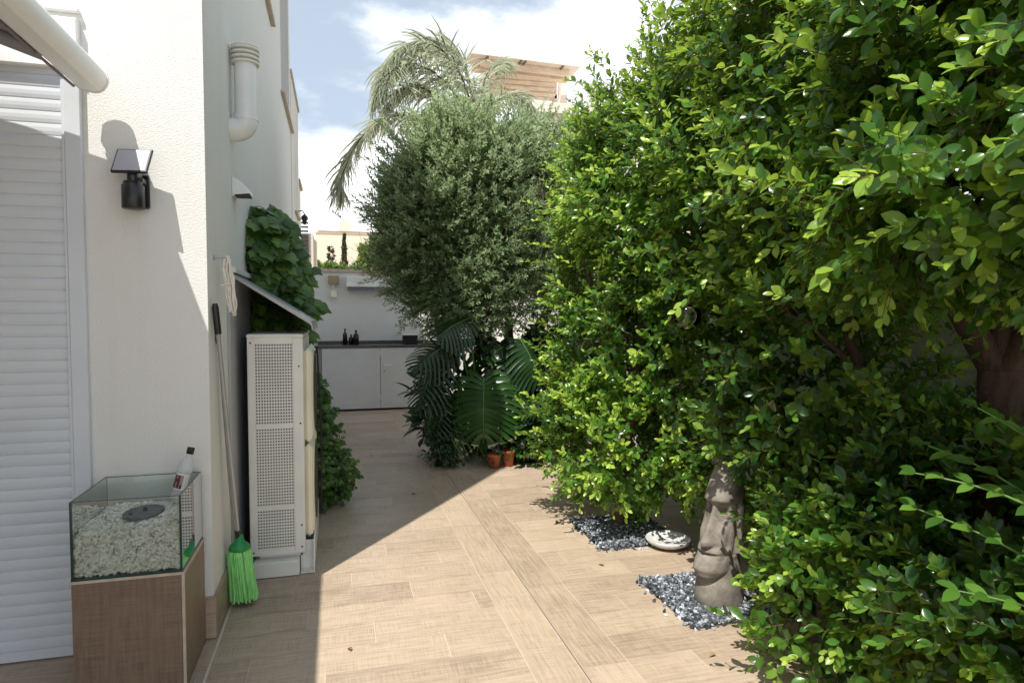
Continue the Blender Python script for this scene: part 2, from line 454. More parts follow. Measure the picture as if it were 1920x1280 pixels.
# ================================================================== SETTING
g = MB(); g.add([(-400, -400, -.03), (400, -400, -.03), (400, 400, -.03), (-400, 400, -.03)], [(0,1,2,3)])
tag(g.build('ground', 'ground'), kind='structure')

# patio: grout sheet with single porcelain planks on it
WX = -.6; FY = 3.416; BY = 11.5; RX = 3.3
fl = MB()
fl.add([(-6, -3, 0), (RX, -3, 0), (RX, BY, 0), (-6, BY, 0)], [(0,1,2,3)], 1)
uvd = []
def plank(x0, x1, y0, y1, along):
    if x1-x0 < .01 or y1-y0 < .01: return
    g = .0016
    o = len(fl.v)
    fl.add([(x0+g, y0+g, .0012), (x1-g, y0+g, .0012), (x1-g, y1-g, .0012), (x0+g, y1-g, .0012)], [(0,1,2,3)], 0, tint=random.random())
    uvd.append((len(fl.f)-1, along, random.uniform(0, 50), random.uniform(0, 50)))
PW = .228; PL = .90
def field(xa, xb, ya, yb, off):
    r = 0; y = ya
    while y < yb:
        x = xa-PL*((r*.37+off) % 1)
        while x < xb:
            plank(max(x, xa), min(x+PL, xb), y, min(y+PW, yb), 0); x += PL
        y += PW; r += 1
def column(xa, xb, ya, yb, off):
    y = ya-off
    while y < yb:
        plank(xa, xb, max(y, ya), min(y+PL, yb), 1); y += PL
JX = 1.052
field(WX+.03-5.3, JX-PW, -3, 11.5, .3)
column(JX-PW, JX-.003, -3, 11.5, .35)
column(JX+.003, JX+PW, -3, 11.5, .62)
field(JX+PW, RX, -3, 11.5, .75)
uvi = {i: (a, u, v) for i, a, u, v in uvd}
def fuv(p, co):
    if p.index in uvi:
        a, u, v = uvi[p.index]; return (co.x+u, co.y+v) if a == 0 else (co.y+u, co.x+v)
    return (co.x, co.y)
floor = tag(fl.build('patio_floor', ['tile_floor', 'grout'], tint=True, uv=fuv), kind='structure')
j = MB(); j.box(JX-.002, JX+.002, -3, BY, .0006, .0022)
tag(j.build('floor_joint', 'joint'), kind='structure')
j = MB(); j.box(WX+.022, WX+.034, -3, BY, .003, .0062)
tag(j.build('floor_edge_trim', 'grout'), kind='structure')

# ---------------------------------------------------------------- house
H = empty('house', (WX, FY, 0), 'cream rendered house with roller shutter, narrow lit front and long shaded side', 'house')
HT = 7.6
w = MB()
# main block; side wall pierced by window recesses
def side_wall(mb, y0, y1, z0, z1, holes, x=WX, depth=.22):
    ys = sorted({y0, y1, *[h[0] for h in holes], *[h[1] for h in holes]}); zs = sorted({z0, z1, *[h[2] for h in holes], *[h[3] for h in holes]})
    for a, b_ in zip(ys, ys[1:]):
        for c, d in zip(zs, zs[1:]):
            if any(h[0] <= a and b_ <= h[1] and h[2] <= c and d <= h[3] for h in holes): continue
            mb.add([(x, a, c), (x, b_, c), (x, b_, d), (x, a, d)], [(0,1,2,3)])
    for a, b_, c, d in holes:
        mb.add([(x, a, c), (x-depth, a, c), (x-depth, a, d), (x, a, d)], [(0,1,2,3)])
        mb.add([(x, b_, c), (x-depth, b_, c), (x-depth, b_, d), (x, b_, d)], [(3,2,1,0)])
        mb.add([(x, a, d), (x-depth, a, d), (x-depth, b_, d), (x, b_, d)], [(0,1,2,3)])
        mb.add([(x, a, c), (x-depth, a, c), (x-depth, b_, c), (x, b_, c)], [(3,2,1,0)])
        mb.add([(x-depth, a, c), (x-depth, b_, c), (x-depth, b_, d), (x-depth, a, d)], [(0,1,2,3)])
side_wall(w, FY, 9.85, 0, HT, [(5.9, 6.95, 4.52, 5.9), (8.2, 9.62, 4.24, 6.3)])
w.add([(-6, FY, 0), (WX, FY, 0), (WX, FY, HT), (-6, FY, HT)], [(0,1,2,3)])
w.add([(WX, 9.85, 0), (-6, 9.85, 0), (-6, 9.85, HT), (WX, 9.85, HT)], [(0,1,2,3)])
w.add([(-6, FY, HT), (WX, FY, HT), (WX, 9.85, HT), (-6, 9.85, HT)], [(0,1,2,3)])
w.add([(-6, 9.85, 0), (-6, FY, 0), (-6, FY, HT), (-6, 9.85, HT)], [(0,1,2,3)])
w.build('wall', 'stucco_cream', H)
w = MB(); side_wall(w, 9.852, 11.75, 0, 5.02, [(10.45, 11.35, 3.18, 3.86)], WX+.006, .15)
w.box(-6, WX+.004, 9.852, 11.748, 0, 5.018)
w.box(WX-.3, WX+.03, 9.853, 11.79, 5.02, 5.075, 1, bev=.008)
w.box(-6, WX-.01, 11.75, 12.6, 0, 3.85)
w.box(-6, WX+.03, 11.752, 12.64, 3.85, 3.91, 1)
w.build('rear_wing', ['stucco_cream', 'sill_stone'], H)
w = MB()   # wing that carries the awning, to the left of the picture
w.box(-6, -3.7, -3, FY-.004, 0, 3.45); w.build('side_wing', 'stucco_cream', H)
for (y0, y1, z) in ((5.82, 7.03, 4.50), (8.12, 9.95, 4.215), (10.42, 11.4, 3.17)):
    s_ = MB(); s_.box(WX-.2, WX+.045, y0, y1, z-.03, z, bev=.006); s_.build('sill', 'sill_stone', H)
for (y0, y1, z0, z1) in ((5.93, 6.92, 4.55, 5.87), (8.23, 9.59, 4.27, 6.27)):
    s_ = MB(); X = WX-.215
    s_.box(X, X+.05, y0, y0+.06, z0, z1); s_.box(X, X+.05, y1-.06, y1, z0, z1)
    s_.box(X+.001, X+.049, y0+.06, y1-.06, z0, z0+.06); s_.box(X+.001, X+.049, y0+.06, y1-.06, z1-.06, z1)
    s_.box(X+.002, X+.048, (y0+y1)/2-.03, (y0+y1)/2+.03, z0+.06, z1-.06)
    fo = s_.build('window', 'white_alu', H)
    p_ = MB(); p_.box(X+.01, X+.02, y0+.06, y1-.06, z0+.06, z1-.06); p_.build('pane', 'window_dark', fo)
# tiled skirting
def uvwood(a, u0=0.):
    def f(p, co):
        n = p.normal
        if abs(n.x) > .5: return (co.y+u0, co.z) if a == 0 else (co.z+u0, co.y)
        if abs(n.y) > .5: return (co.x+u0, co.z) if a == 0 else (co.z+u0, co.x)
        return (co.x+u0, co.y)
    return f
sk = MB()
y = FY-.002
while y < BY:
    y1 = min(y+.9, BY); sk.box(WX+.001, WX+.014, y+.0015, y1-.0015, .005, .212, tint=random.random()); y = y1
sk.box(-1.106, WX+.012, FY-.014, FY-.003, .005, .212, tint=.6)
sk.build('skirting', 'tile_floor', H, tint=True, uv=uvwood(0, 3.3))
# roller shutter with box, guides, slats, bottom rail
sh = MB(); sh.box(-5.0, -1.11, FY-.045, FY+.0, 2.70, 2.925, bev=.006)
shb = sh.build('shutter_box', 'white_box', H)
l = MB(); l.box(-5.0, -1.108, FY-.032, FY, 2.958, 2.975, bev=.003); l.build('drip_ledge', 'white_box', H)
gd = MB(); gd.box(-1.178, -1.11, FY-.03, FY, .005, 2.698, bev=.004); gd.box(-1.19, -1.176, FY-.022, FY, .005, 2.697)
gd.build('shutter_guide', 'white_alu', H); gd = MB()
gd.box(-5.0, -4.93, FY-.03, FY, .005, 2.698, bev=.004)
gd.build('shutter_guide', 'white_alu', H)
prof = []; z = .05; SH = .0535
while z < 2.69:
    z1 = min(z+SH, 2.69)
    prof += [(FY-.006, z), (FY-.0095, z+.004), (FY-.0118, z+SH*.35), (FY-.0118, z+SH*.65), (FY-.0095, z1-.004), (FY-.006, z1-.001)]; z = z1
V = [(x, yy, zz) for x in (-4.95, -1.185) for yy, zz in prof]; n = len(prof)
cu = MB(); cu.add(V, [(i, i+n, i+1+n, i+1) for i in range(n-1)], 0, False); cu.box(-4.95, -1.185, FY-.02, FY-.004, .006, .052, bev=.003)
cu.build('shutter_curtain', 'white_alu', H)

# ---------------------------------------------------------------- awning above the terrace
A = empty('awning', (-1.04, 1.2, 2.64), 'extended awning with white front bar slanting across the top left corner', 'awning')
y0, y1 = -1.6, 3.32
bar = MB(); pr = []
for k in range(13):        # half-round front profile
    t = R(-58+k*(200)/12); pr.append((-1.045+.070*math.cos(t), 2.642+.066*math.sin(t)))
pr += [(-1.108, 2.615), (-1.08, 2.592), (-1.03, 2.583)]
bar.prism(pr[::-1], y0, y1-.012, 0, False); bo = bar.build('front_bar', 'white_box', A)
for p in bo.data.polygons:
    if len(p.vertices) == 4: p.use_smooth = True
mm = bo.modifiers.new('edge', 'EDGE_SPLIT'); mm.split_angle = R(28)
c_ = MB(); pc = [(-1.045+(x+1.045)*1.06, 2.635+(z-2.635)*1.06) for x, z in pr]; c_.prism(pc[::-1], y1-.012, y1); c_.build('end_cap', 'ac_white', A)
c_ = MB(); c_.tube([(-1.105, y0, 2.600), (-1.105, y1-.02, 2.600)], .006, 6); c_.build('lower_groove', 'brown_metal', A)
cl = MB()
n = 12; sl = .38
for i in range(n):
    xa = -1.09-(2.6)*i/n; xb = -1.09-(2.6)*(i+1)/n; f = lambda x: 2.668+(-1.09-x)*sl-.05*math.sin(math.pi*(-1.09-x)/2.6)
    cl.add([(xa, y0+.05, f(xa)), (xb, y0+.05, f(xb)), (xb, 3.25, f(xb)), (xa, 3.25, f(xa))], [(0,1,2,3)], 0, True)
    cl.add([(xa, y0+.05, f(xa)+.002), (xb, y0+.05, f(xb)+.002), (xb, 3.25, f(xb)+.002), (xa, 3.25, f(xa)+.002)], [(3,2,1,0)], 0, True)
cl.build('fabric', 'awning_cloth', A)
for yy, sgn in ((2.95, -1), (-.9, 1)):
    ar = MB()
    e = Vector((-2.35, yy+sgn*.55, 2.93))
    ar.tube([(-1.09, yy, 2.61), e], .028, 8); ar.tube([e, (-3.66, yy, 3.42)], .034, 8); ar.lathe([(0, -.04), (.045, -.04), (.045, .04), (0, .04)], e, 12)
    ar.build('folding_arm', 'arm_grey', A)
c_ = MB(); c_.tube([(-3.62, y0, 3.60), (-3.62, y1, 3.60)], .085, 16); c_.build('cassette', 'white_box', A)

# ---------------------------------------------------------------- solar lamp on the front wall
L_ = empty('solar_wall_lamp', (-.86, FY, 2.2), 'black solar wall lamp with tilted panel on the cream front wall', 'lamp')
q = MB(); q.box(-.868, -.838, FY-.03, FY-.002, 2.09, 2.245, bev=.006); q.build('wall_bracket', 'dark_plastic', L_)
q = MB(); q.lathe([(0, 0), (.044, 0), (.047, .004), (.047, .105), (.040, .108), (.040, .122), (0, .124)], (-.885, FY-.10, 2.075), 24)
q.tube([(-.885, FY-.10, 2.19), (-.885, FY-.10, 2.235)], .024, 12); q.box(-.892, -.846, FY-.10, FY-.02, 2.195, 2.22, bev=.004); q.build('lamp_body', 'dark_plastic', L_)
M = Matrix.Translation((-.885, FY-.105, 2.290)) @ Matrix.Rotation(R(-10), 4, 'Z') @ Matrix.Rotation(R(60), 4, 'X') @ Matrix.Rotation(R(0), 4, 'Y')
q = MB(); q.box(-.078, .078, -.068, .068, -.009, .005, M=M, bev=.003); pn = q.build('panel_frame', 'dark_plastic', L_)
q = MB(); q.box(-.070, .070, -.060, .060, .0052, .0068, M=M); q.build('solar_panel', 'solar', pn)

# ---------------------------------------------------------------- flue pipe, vent hood
F_ = empty('flue_pipe', (-.515, 4.25, 2.7), 'white vertical flue pipe with ringed cap and elbow on the side wall', 'pipe')
def zat(py, X, Y):   # height at a row of the picture for a point X,Y
    lo, hi = -2., 12.
    for _ in range(40):
        m_ = (lo+hi)/2; v = Vector((X, Y, m_-CAM_H)); yy = 640-1215*(v.dot(upv)/v.dot(fw))
        if yy > py: lo = m_
        else: hi = m_
    return lo
PXx, PYy = -.513, 4.25
zb = zat(245, PXx, PYy); zt = zat(88, PXx, PYy); zl = zat(122, PXx, PYy)
q = MB(); r_ = .066; pts = [(WX, PYy, zb)]
for k in range(9):
    t = R(90*k/8); pts.append((PXx-.06+.06*math.sin(t), PYy, zb+.06*(1-math.cos(t))))
q.tube(pts, r_+.003, 20); q.tube([(PXx, PYy, zb+.055), (PXx, PYy, zb+.085)], r_+.006, 20); q.build('elbow', 'pvc', F_)
q = MB(); q.tube([(PXx, PYy, zb+.08), (PXx, PYy, zl)], r_-.002, 24); q.build('pipe', 'pvc', F_)
q = MB(); nr = 3
q.tube([(PXx, PYy, zl), (PXx, PYy, zt-.01)], r_*.72, 16)
for k in range(4):
    z0 = zl+(zt-zl)*k/4; q.lathe([(r_*.7, 0), (r_*1.22, .0), (r_*1.22, .012), (r_*.7, .018)], (PXx, PYy, z0), 24)
q.lathe([(0, .022), (r_*1.0, .018), (r_*1.22, .008), (r_*1.22, 0), (0, 0)], (PXx, PYy, zt-.012), 24)
q.build('ringed_cap', 'ac_white', F_)
HD = empty('vent_hood', (WX, 4.2, 2.38), 'small white vent hood on the side wall under the flue pipe', 'vent')
hy = 4.32; zt_ = zat(338, WX, hy); zb_ = zat(368, WX, hy)
q = MB(); pf = [(WX+.002, zt_), (WX+.03, zt_), (WX+.10, zb_+.03), (WX+.10, zb_+.012), (WX+.002, zb_)]
q.prism(pf[::-1], hy-.065, hy+.065); q.box(WX+.001, WX+.012, hy-.08, hy+.08, zb_-.01, zt_+.012, bev=.003); q.build('hood', 'pvc', HD)
q = MB(); q.box(WX+.013, WX+.10, hy-.055, hy+.055, zb_-.003, zb_+.002); q.build('opening', 'ac_dark', HD)

# ---------------------------------------------------------------- AC outdoor unit
AC = empty('outdoor_unit', (-.35, 4.6, 0), 'tall cream heat pump unit with perforated side panel standing by the house', 'air conditioner')
ax0, ax1, ay0, ay1, az0, az1 = -.520, -.200, 4.15, 5.06, .125, 1.455
q = MB(); q.box(ax0, ax1, ay0+.03, ay1, az0, az1, bev=.01); q.box(ax0-.004, ax1+.004, ay0-.004, ay1+.006, az1, az1+.022, bev=.006)
# frame round the perforated panel
gx0, gx1 = -.478, -.262
q.box(ax0, gx0, ay0, ay0+.032, az0, az1, bev=.004); q.box(gx1, ax1, ay0, ay0+.032, az0, az1, bev=.004)
secs = [(.165, .405), (.43, .905), (.93, 1.42)]
for z0, z1 in ((az0, .165), (.405, .43), (.905, .93), (1.42, az1)): q.box(gx0, gx1, ay0+.0015, ay0+.03, z0, z1)
q.build('casing', 'ac_white', AC)
q = MB(); q.box(gx0-.002, gx1+.002, ay0+.018, ay0+.028, .16, 1.425); q.build('coil_fins', 'ac_fin', AC)
for z0, z1 in secs:
    q = MB(); pit = .0157; k = int(round((gx1-gx0)/pit)); px_ = (gx1-gx0)/k
    for i in range(k+1): c = gx0+i*px_; q.box(max(gx0, c-.0033), min(gx1, c+.0033), ay0+.004, ay0+.012, z0, z1)
    k = int(round((z1-z0)/.0185)); pz_ = (z1-z0)/k
    for i in range(k+1): c = z0+i*pz_; q.box(gx0, gx1, ay0+.0035, ay0+.0125, max(z0, c-.0042), min(z1, c+.0042))
    q.build('perforated_panel', 'ac_white', AC)
for z0, z1 in ((.80, 1.385), (.20, .785)):
    q = MB(); cy = (4.22+4.86)/2; cz = (z0+z1)/2
    q.box(ax1, ax1+.045, 4.20, 4.90, z0, z1, bev=.02)
    q.box(ax1+.044, ax1+.052, 4.24, 4.86, z0+.03, z1-.03, bev=.004)
    fg = q.build('fan_guard', 'cream_panel', AC)
    q = MB()
    for rr in np.linspace(.05, .26, 9): q.tube([(ax1+.058, cy+rr*math.cos(t), cz+rr*math.sin(t)) for t in np.linspace(0, 2*math.pi, 33)], .003, 4, cap=False)
    q.build('fan_grille', 'ac_dark', fg)
q = MB(); q.box(ax1, ax1+.012, 4.93, 5.04, .3, 1.3, bev=.003); q.build('service_cover', 'cream_panel', AC)
q = MB()
q.box(ax0+.02, ax1-.035, ay0-.05, ay1-.01, .006, .098, bev=.004); q.box(ax1-.03, ax1+.055, ay0-.03, ay1, .006, .012)
q.box(ax1+.048, ax1+.055, ay0-.03, ay1, .012, .21); q.box(ax1-.03, ax1+.045, ay0+.04, ay0+.046, .013, .19)
q.box(ax0+.05, ax1-.02, ay0+.04, ay0+.09, .098, .127); q.box(ax0+.05, ax1-.02, ay1-.1, ay1-.05, .098, .127)
q.build('base_plinth', 'ac_white', AC)
for x, z in ((ax0+.02, az1-.03), (ax1-.025, 1.28), (ax1-.02, .93), (ax1-.02, .30), (ax1-.02, .165), (ax0+.02, .15)):
    q = MB(); q.lathe([(0, 0), (.0055, 0), (.0055, .003), (0, .003)], (x, ay0-.0005, z), 8, M=Matrix.Rotation(R(90), 4, 'X'))
    q.build('screw', 'ac_dark', AC)
q = MB(); q.tube([(-.142, 5.0, 1.36), (-.128, 5.04, 1.0), (-.118, 5.05, .6), (-.13, 5.03, .1)], .007, 6)
q.tube([(-.3, 4.35, 1.49), (-.24, 4.6, 1.51), (-.22, 4.9, 1.49)], .009, 6); q.build('cable', 'black', AC)
# sheet-metal canopy over the unit
CN = empty('metal_canopy', (WX, 4.6, 1.84), 'sloping grey sheet metal canopy fixed to the wall above the heat pump', 'canopy')
q = MB(); a = math.atan2(1.545-1.835, .45)
V = [(WX+.002, 1.842), (-.15, 1.555), (-.142, 1.537), (-.137, 1.50), (-.143, 1.50), (-.148, 1.530), (-.16, 1.541), (WX+.002, 1.822)]
q.prism(V, 4.10, 5.14); q.build('canopy_sheet', 'grey_metal', CN)
q = MB(); q.box(WX+.001, WX+.03, 4.12, 5.12, 1.842, 1.875, bev=.003); q.build('wall_flashing', 'ac_white', CN)
# thin grey sheet added to paint the shade on the wall behind the unit
q = MB(); q.box(WX+.001, WX+.016, 3.98, 5.10, .215, 1.80); tag(q.build('wall_shade_sheet', 'wall_shade_grey'), 'flat grey sheet painting the shade on the wall behind the heat pump', 'painted shade')

# ---------------------------------------------------------------- mop, pole, rope
MP = empty('mop', (-.53, 3.77, 0), 'green string mop hanging head down beside the house corner', 'mop')
q = MB(); q.tube([(-.572, 3.512, 1.50), (-.532, 3.77, .37)], .0105, 8); q.build('handle', 'steel', MP)
q = MB(); q.tube([(-.579, 3.480, 1.65), (-.5785, 3.484, 1.63), (-.572, 3.512, 1.50)], [.011, .0165, .0165], 10); q.build('grip', 'dark_plastic', MP)
q = MB(); q.tube([(-.534, 3.758, .42), (-.531, 3.775, .345)], .014, 8); q.build('collar', 'dark_plastic', MP)
q = MB(); q.lathe([(0, .075), (.02, .075), (.026, .04), (.05, .02), (.058, 0), (.05, -.01), (0, -.01)], (-.528, 3.775, .315), 18); q.build('socket', 'green_plastic', MP)
q = MB()
for k in range(230):
    t = random.uniform(0, 6.283); r0 = .046*math.sqrt(random.random()); l_ = random.uniform(.25, .285); r1 = r0*1.1+.014*random.random()+.004
    tx, ty = math.cos(t), math.sin(t); c = Vector((-.528, 3.775, 0)); cb = c+Vector((.02, 0, 0))
    pts = [c+Vector((tx*r0, ty*r0, .318)), c+Vector((tx*(r0+.016), ty*(r0+.016), .28)), c+Vector((.008+tx*(r1), ty*(r1), .17)), cb+Vector((tx*r1*1.12, ty*r1*1.12, .31-l_))]
    q.tube(pts, [.004, .0055, .005, .0045], 5)
q.build('strands', 'mop_yarn', MP)
PO = empty('broom_pole', (-.56, 3.86, 0), 'bare metal broom pole leaning on the wall just behind the mop', 'pole')
q = MB(); q.tube([(-.586, 3.60, 1.52), (-.545, 3.85, .02)], .0095, 8); q.build('pole', 'steel', PO)
q = MB(); q.tube([(-.587, 3.59, 1.56), (-.586, 3.60, 1.45)], .0125, 8); q.build('grip', 'dark_plastic', PO)
RP = empty('rope_hank', (-.55, 3.62, 1.88), 'hank of white rope hanging from a wall peg above the mop', 'rope')
q = MB(); q.tube([(WX, 3.59, 1.885), (-.52, 3.60, 1.89)], .005, 6); q.lathe([(0, 0), (.014, 0), (.014, .005), (0, .005)], (WX, 3.59, 1.885), 10, M=Matrix.Rotation(R(90), 4, 'Y')); q.build('peg', 'steel', RP)
q = MB()
for k in range(9):
    w0 = random.uniform(.006, .015); zl_ = random.uniform(1.58, 1.66); o_ = random.uniform(-.008, .012); pts = []
    for i in range(25):
        t = 2*math.pi*i/24; s_ = (1-math.cos(t))/2
        pts.append((-.545+o_+w0*math.sin(t)+.02*s_+.004*math.sin(7*t+k), 3.605+.05*s_+.01*math.sin(t*1+k), 1.893-(1.893-zl_)*s_))
    q.tube(pts, .0055, 5, cap=False)
q.tube([(-.572, 3.62, 1.745), (-.54, 3.60, 1.752), (-.515, 3.64, 1.755)], .005, 5)
q.build('rope', 'rope', RP)

# ---------------------------------------------------------------- tiled cabinet with glass tank
TX0, TX1, TY0, TY1 = -1.052, -.640, 2.965, 3.392
CB = empty('tiled_plinth', (-.85, 3.18, 0), 'brown wood-look tiled plinth against the front wall carrying the glass tank', 'plinth')
q = MB(); q.box(TX0, TX1-.006, TY0+.0, TY1, .005, .500, tint=.45); q.build('front_tiles', 'tile_brown', CB, tint=True, uv=uvwood(1, 7.1))
q = MB(); q.box(TX1-.006, TX1+.006, TY0+.006, TY1-.001, .0055, .4995, tint=.9); q.build('side_tile', 'tile_brown', CB, tint=True, uv=uvwood(1, 2.7))
q = MB(); q.box(TX0-.002, TX1+.008, TY0-.002, TY1+.002, .5005, .512); q.box(TX1-.004, TX1+.0075, TY0-.0015, TY0+.0055, .006, .5); q.build('edge_trim', 'sill_stone', CB)
TK = empty('glass_tank', (-.85, 3.18, .513), 'open rectangular glass tank half full of white pebbles on the tiled plinth', 'tank')
tz0, tz1 = .513, .838; th = .008
walls = {'front': (TX0, TX1, TY0, TY0+th), 'back': (TX0, TX1, TY1-th, TY1), 'l': (TX0, TX0+th, TY0+th, TY1-th), 'r': (TX1-th, TX1, TY0+th, TY1-th)}
for k, (x0, x1, y0, y1) in walls.items():
    q = MB()
    if k in ('front', 'back'): q.add([(x0+th, y0, tz0), (x1-th, y0, tz0), (x1-th, y0, tz1), (x0+th, y0, tz1)], [(0,1,2,3)]); q.add([(x0+th, y1, tz0), (x1-th, y1, tz0), (x1-th, y1, tz1), (x0+th, y1, tz1)], [(3,2,1,0)])
    else: q.add([(x0, y0, tz0), (x0, y1, tz0), (x0, y1, tz1), (x0, y0, tz1)], [(0,1,2,3)]); q.add([(x1, y0, tz0), (x1, y1, tz0), (x1, y1, tz1), (x1, y0, tz1)], [(3,2,1,0)])
    q.build('glass_pane', 'glass', TK)
q = MB()
for x in (TX0, TX1-th):
    for y in (TY0, TY1-th): q.box(x, x+th, y, y+th, tz0+.002, tz1)
for x in (TX0, TX1-th): q.box(x+.001, x+th-.001, TY0+th, TY1-th, tz1-.0025, tz1+.0005)
for y in (TY0, TY1-th): q.box(TX0+th, TX1-th, y+.001, y+th-.001, tz1-.0025, tz1+.0005)
q.box(TX0-.001, TX1+.001, TY0-.001, TY1+.001, tz0-.0005, tz0+.008)
q.build('glass_edges', 'glass_edge', TK)

def pebbles(name, P, size, flat, mat, label=None, tint=None, parent=None):
    import itertools
    t = (1+5**.5)/2
    I = nrm(np.array([(-1,t,0),(1,t,0),(-1,-t,0),(1,-t,0),(0,-1,t),(0,1,t),(0,-1,-t),(0,1,-t),(t,0,-1),(t,0,1),(-t,0,-1),(-t,0,1)], float))
    Fi = np.array([(0,11,5),(0,5,1),(0,1,7),(0,7,10),(0,10,11),(1,5,9),(5,11,4),(11,10,2),(10,7,6),(7,1,8),(3,9,4),(3,4,2),(3,2,6),(3,6,8),(3,8,9),(4,9,5),(2,4,11),(6,2,10),(8,6,7),(9,8,1)])
    n = len(P); sc = size*(.6+.8*rng.random((n, 1, 1)))*np.array([1, .75, flat])*(.8+.4*rng.random((n, 1, 3)))
    V = I[None]*sc*(.82+.36*rng.random((n, 12, 1)))
    q_ = rng.normal(size=(n, 4)); q_[:, 1:3] *= .45; q_ /= np.linalg.norm(q_, axis=1, keepdims=True)
    w_, x, y, z = q_.T
    Rm = np.stack([1-2*(y*y+z*z), 2*(x*y-z*w_), 2*(x*z+y*w_), 2*(x*y+z*w_), 1-2*(x*x+z*z), 2*(y*z-x*w_), 2*(x*z-y*w_), 2*(y*z+x*w_), 1-2*(x*x+y*y)], 1).reshape(n, 3, 3)
    V = np.einsum('nij,nkj->nki', Rm, V)+P[:, None, :]
    F = Fi[None]+(np.arange(n)*12)[:, None, None]
    tt = rng.random(n) if tint is None else tint
    return npmesh(name, V.reshape(-1, 3), F.reshape(-1, 3), 3, mat, parent, tint=np.repeat(tt, 20), smooth=False)
def ptop(x, y):   # pebble surface: falls to the front left
    u = (x-TX0)/(TX1-TX0); v = (y-TY0)/(TY1-TY0)
    return .695+.012*u+.012*v+.006*np.sin(19*x+15*y)
g1 = TX0+th+.006; g2 = TX1-th-.006; g3 = TY0+th+.006; g4 = TY1-th-.006
n = 3600; X = rng.uniform(g1, g2, n); Y = rng.uniform(g3, g4, n); Pt = np.stack([X, Y, ptop(X, Y)-rng.random(n)*.012], 1)
n = 2600; X = rng.uniform(g1, g2, n); Y = np.full(n, g3+.003)+rng.random(n)*.006; Z = .525+rng.random(n)*(ptop(X, Y)-.525); Pf = np.stack([X, Y, Z], 1)
n = 1900; Y = rng.uniform(g3, g4, n); X = np.full(n, g2-.003)-rng.random(n)*.006; Z = .525+rng.random(n)*(ptop(X, Y)-.525); Pr = np.stack([X, Y, Z], 1)
n = 700; Y = rng.uniform(g3, g4, n); X = np.full(n, g1+.003); Z = .525+rng.random(n)*(ptop(X, Y)-.525); Pl = np.stack([X, Y, Z], 1)
tag(pebbles('white_pebbles', np.concatenate([Pt, Pf, Pr, Pl]), .0082, .6, 'pebble_white'), 'cream white pebbles filling the glass tank', 'pebbles', kind='stuff')
q = MB()      # stone plate resting on the pebbles
M = Matrix.Translation((-.835, 3.17, .722)) @ Matrix.Rotation(R(4), 4, 'X') @ Matrix.Rotation(R(-3), 4, 'Y')
q.lathe([(0, .006), (.078, .006), (.084, .002), (.082, -.006), (0, -.006)], n=28, M=M, mi=0)
q.lathe([(0, .022), (.007, .020), (.009, .006), (0, .006)], n=10, M=M @ Matrix.Translation((.005, .004, 0)), mi=1)
q.lathe([(0, .014), (.006, .012), (.008, .006), (0, .006)], n=10, M=M @ Matrix.Translation((-.045, -.03, 0)), mi=1)
tag(q.build('slate_plate', ['slate', 'black']), 'round grey slate plate lying on the pebbles in the tank', 'plate')
BT = empty('plastic_bottle', (-.735, 3.28, .74), 'clear plastic bottle with black cap leaning in the tank corner', 'bottle')
M = Matrix.Translation((-.725, 3.285, .742)) @ Matrix.Rotation(R(15), 4, 'Y') @ Matrix.Rotation(R(-4), 4, 'X')
q = MB(); q.lathe([(0, 0), (.028, 0), (.032, .006), (.032, .145), (.030, .165), (.018, .195), (.0125, .205), (.0125, .215)], n=24, M=M); q.build('bottle_body', 'bottle_clear', BT)
q = MB(); q.lathe([(.0125, .212), (.0165, .212), (.0165, .238), (.015, .241), (0, .241)], n=20, M=M); q.build('cap', 'black', BT)
q = MB()
def arc(a0, a1, z0, z1, r, mi):
    k = 8; V = []
    for i in range(k+1):
        t = R(a0+(a1-a0)*i/k)
        for z in (z0, z1): V.append(M @ Vector((r*math.cos(t), r*math.sin(t), z)))
    q.add(V, [(2*i, 2*i+2, 2*i+3, 2*i+1) for i in range(k)], mi)
arc(195, 330, .045, .120, .0326, 0)
arc(200, 285, .050, .114, .0330, 2); arc(215, 232, .055, .110, .0333, 1); arc(244, 262, .055, .110, .0333, 1); arc(230, 246, .080, .096, .0334, 1); arc(268, 284, .052, .07, .0334, 1)
q.build('label', ['label_white', 'label_dark', 'label_tan'], BT)

# ---------------------------------------------------------------- far end: wall, cabinet, small things
def wall_thing(name, boxes, label, cat, mats):
    q = MB()
    for bx_ in boxes: q.box(*bx_)
    return tag(q.build(name, mats), label, cat)
BW = empty('garden_wall', (1.2, BY, 0), 'pale rendered wall closing the far end of the passage', 'wall')
q = MB(); q.box(WX+.008, RX+.2, BY, BY+.2, 0, 2.30); q.build('wall_face', 'stucco_white', BW)
q = MB(); q.box(WX+.01, .50, BY-.03, BY+.24, 2.30, 2.36, bev=.008); q.build('coping', 'sill_stone', BW)
q = MB()
for k in range(22):
    x = .52+k*.135; q.lathe([(.075, -.14), (.07, .16)], (x, BY+.1, 2.30), 12, M=Matrix.Rotation(R(90), 4, 'X'))
q.box(.5, 3.4, BY-.02, BY+.22, 2.301, 2.33); q.build('tile_coping', 'roof_tile', BW)
SW = empty('boundary_wall', (RX, 4, 0), 'white boundary wall glimpsed between the ficus trunks', 'wall')
q = MB(); q.box(RX, RX+.2, -3, BY-.002, 0, 1.95); q.build('wall_face', 'stucco_white', SW)
q = MB(); q.box(RX-.03, RX+.23, -3, BY-.003, 1.95, 2.0, bev=.008); q.build('coping', 'sill_stone', SW)

